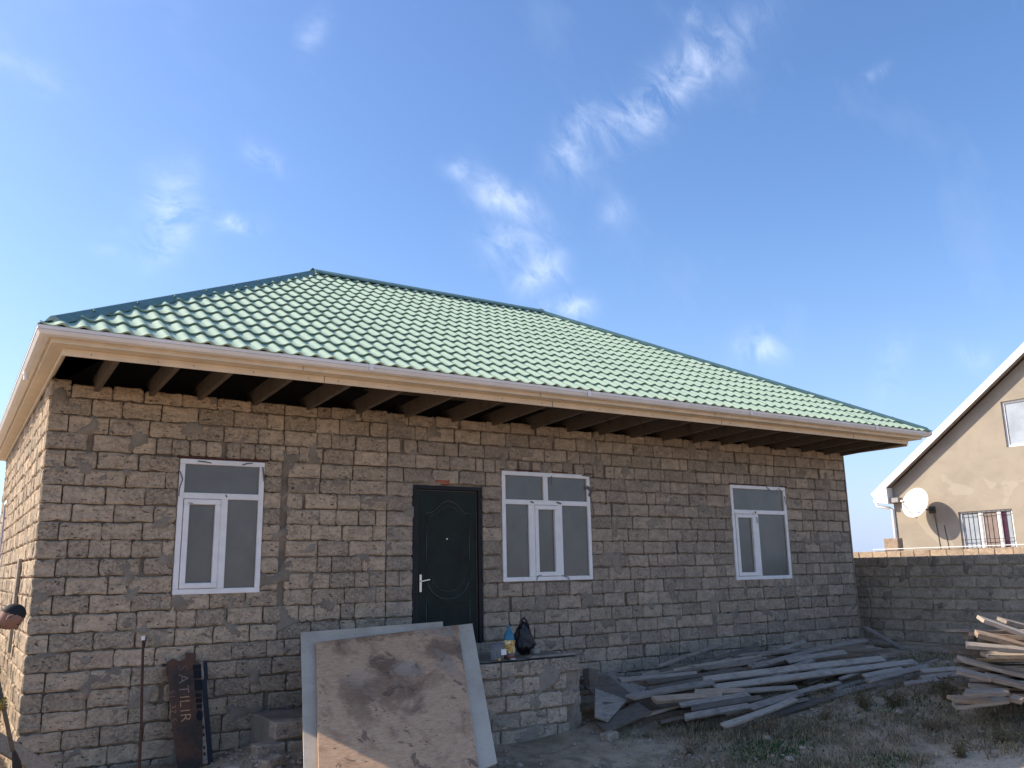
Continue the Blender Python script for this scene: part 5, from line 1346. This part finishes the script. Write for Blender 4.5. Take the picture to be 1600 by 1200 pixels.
body = skinned('body', [P_[k] for k in nm], [(ix[a], ix[b]) for a, b in ed], [rad[k] for k in nm], sk, man, ix['pel'])
def cloth(name, keys, grow, mat):
    kk = keys; idx = {k: i for i, k in enumerate(kk)}
    e2 = [(idx[a], idx[b]) for a, b in ed if a in idx and b in idx]
    rr_ = []
    for k in kk:
        r_ = rad[k]; r_ = r_ if isinstance(r_, tuple) else (r_, r_); rr_.append((r_[0]+grow, r_[1]+grow))
    return skinned(name, [P_[k] for k in kk], e2, rr_, mat, man, 0)
cloth('shirt', ['che', 'wai', 'nb', 'lsh', 'lel', 'rsh', 'rel', 'lwr', 'rwr'], .012, shirt)
cloth('vest', ['che', 'wai', 'nb'], .026, vest)
cloth('trousers', ['pel', 'wai', 'lhi', 'lkn', 'lan', 'rhi', 'rkn', 'ran'], .014, jeans)
def head():
    hc = Vector((-.278, Y-.08, -.105))
    look = Vector((.55, .06, -.83)).normalized(); side = Vector((0, 1, 0)).cross(look); upv = look.cross(Vector((0, 1, 0)).normalized()); 
    sdv = Vector((0, 1, 0))-look*look.y; sdv.normalize(); upv = sdv.cross(look); upv = upv if upv.z > 0 else -upv
    bm = bmesh.new(); bmesh.ops.create_icosphere(bm, subdivisions=4, radius=1)
    hairv = []
    for v in bm.verts:
        p = v.co.copy()     # x forward, y side, z up
        f, s_, u = p.x, p.y, p.z
        rx, ry, rz = .090, .070, .108
        if u < -.1: ry *= 1-.28*(-u-.1); rx_ = rx*(1-.10*(-u))
        F_ = f*rx; 
        if f < 0 and u < -.1: F_ *= 1-.55*(-u-.1)
        if f > 0: 
            if u < -.35: F_ += .012*(-u-.35)*f/(.3+abs(s_)*2)          # chin
            F_ += .036*f*math.exp(-((u+.12)**2/.020+s_**2/.018))         # nose
            F_ += .012*f*math.exp(-((u+.22)**2/.010+s_**2/.020))
            F_ -= .012*math.exp(-((u-.08)**2/.012+(abs(s_)-.36)**2/.030))# eye sockets
            F_ += .008*math.exp(-((u-.22)**2/.012))*f                      # brow
            F_ += .009*math.exp(-((u+.50)**2/.006+s_**2/.06))*f            # lips
            F_ -= .007*math.exp(-((u+.40)**2/.003+s_**2/.08))*f
        v.co = hc+look*F_+sdv*(s_*ry)+upv*(u*rz)
    me = bpy.data.meshes.new('head'); bm.to_mesh(me); bm.free(); me.materials.append(sk); me.shade_smooth(); finish(bpy.data.objects.new('head', me), man)
    # hair cap
    bm = bmesh.new(); bmesh.ops.create_icosphere(bm, subdivisions=4, radius=1)
    dele = []
    for v in bm.verts:
        p = v.co.copy(); lim = .50 if p.x > .45 else (.50-(.45-p.x)*.60)
        if p.z < lim-.06 or (p.x > .60 and p.z < .62): dele.append(v); continue
        k = 1.022+.012*noise.noise(p*9)
        f = p.x*.098; 
        v.co = hc+look*(f*k*.92)+sdv*(p.y*.070*k)+upv*(p.z*.108*k)
    bmesh.ops.delete(bm, geom=dele, context='VERTS')
    me = bpy.data.meshes.new('hair'); bm.to_mesh(me); bm.free(); me.materials.append(hair); me.shade_smooth(); finish(bpy.data.objects.new('hair', me), man)
    for sg in (-1, 1):
        q = MB(); c = hc+sdv*sg*.078-look*.006-upv*.012
        q.tube([c+look*.012*math.cos(a)*1.2+upv*.026*math.sin(a)+sdv*sg*(.010+.006*math.cos(a)) for a in [math.radians(30*k) for k in range(-4, 9)]], .006, 6); q.build('ear', sk, man, smooth=True)
        e = hc+sdv*sg*.029+look*.079+upv*.010
        q = MB(); q.lathe([(.002, -.011), (.009, -.006), (.011, 0), (.009, .006), (.002, .011)], e, 10); q.build('eye', plain('eye_dark', (.05, .04, .035), .3, .5) if sg < 0 else bpy.data.materials['eye_dark'], man, smooth=True)
head()
# shovel shaft and gloved hands
s0 = Vector((-.40, Y+.13, -.30)); s1 = Vector((-.165, Y+.02, -1.15)); sdn = (s1-s0).normalized()
shv = empty('shovel', (-.15, Y, -1.7), 'long-handled shovel held by the man at the left edge', 'shovel')
q = MB(); q.tube([s0, s1], .016, 8); q.build('handle', M['wood_dark'], shv, smooth=True)
q = MB(); e1 = s1+sdn*.42; sdw = Vector((.3, 1, 0)).normalized()
q.raw([s1-sdw*.03, s1+sdw*.03, s1+sdn*.1+sdw*.11, e1-sdn*.1+sdw*.10, e1, e1-sdn*.1-sdw*.10, s1+sdn*.1-sdw*.11], [(0, 1, 2, 3, 4, 5, 6)])
q.v += [v+Vector((.012, 0, .004)) for v in q.v[:7]]; q.face(13, 12, 11, 10, 9, 8, 7)
for k in range(7): q.face(k, (k+1) % 7, 7+(k+1) % 7, 7+k)
q.build('blade', M['rust'], shv)
def hand(wr, at, sg):
    """palm beside the shaft, four curled fingers around it, thumb on the other side"""
    wr = Vector(wr); c = s0+(s1-s0)*at; to = (c-wr); to -= sdn*to.dot(sdn); out = to.normalized(); lat = sdn.cross(out).normalized()
    palm = c-out*.032
    pts = [wr, wr.lerp(palm, .55), palm]; rad_ = [.026, .030, (.034, .022)]; e_ = [(0, 1), (1, 2)]
    for k, ln in enumerate((.92, 1.0, .95, .8)):
        o = sdn*(-.033+.022*k); base = palm+o+lat*sg*.012; b0 = len(pts)
        ch = [base, c+o+lat*sg*.030*ln-out*.004, c+o+lat*sg*.020+out*.026*ln, c+o-lat*sg*.010+out*.028*ln, c+o-lat*sg*.026*ln+out*.010]
        pts += ch; rad_ += [.0105, .0105, .0100, .0095, .0085]; e_ += [(2, b0)]+[(b0+j, b0+j+1) for j in range(4)]
    b0 = len(pts); ch = [palm-sdn*.03-lat*sg*.012, c-sdn*.045-lat*sg*.026, c-sdn*.040-lat*sg*.020+out*.020, c-sdn*.03+out*.028]
    pts += ch; rad_ += [.013, .012, .011, .009]; e_ += [(1, b0)]+[(b0+j, b0+j+1) for j in range(3)]
    skinned('glove', pts, e_, rad_, glove, man, 0, 1)
hand(P_['rwr'], .26, 1); hand(P_['lwr'], .58, -1)
for k in ('l', 'r'):
    q = MB(); a = Vector(P_[k+'an']); t = Vector(P_[k+'to']); q.tube([a+Vector((-.07, 0, -.055)), a+Vector((0, 0, -.03)), t+Vector((-.03, 0, .005)), t+Vector((.06, 0, -.008))], [.045, .06, .055, .035], 10)
    q.build('boot', boots, man, smooth=True)
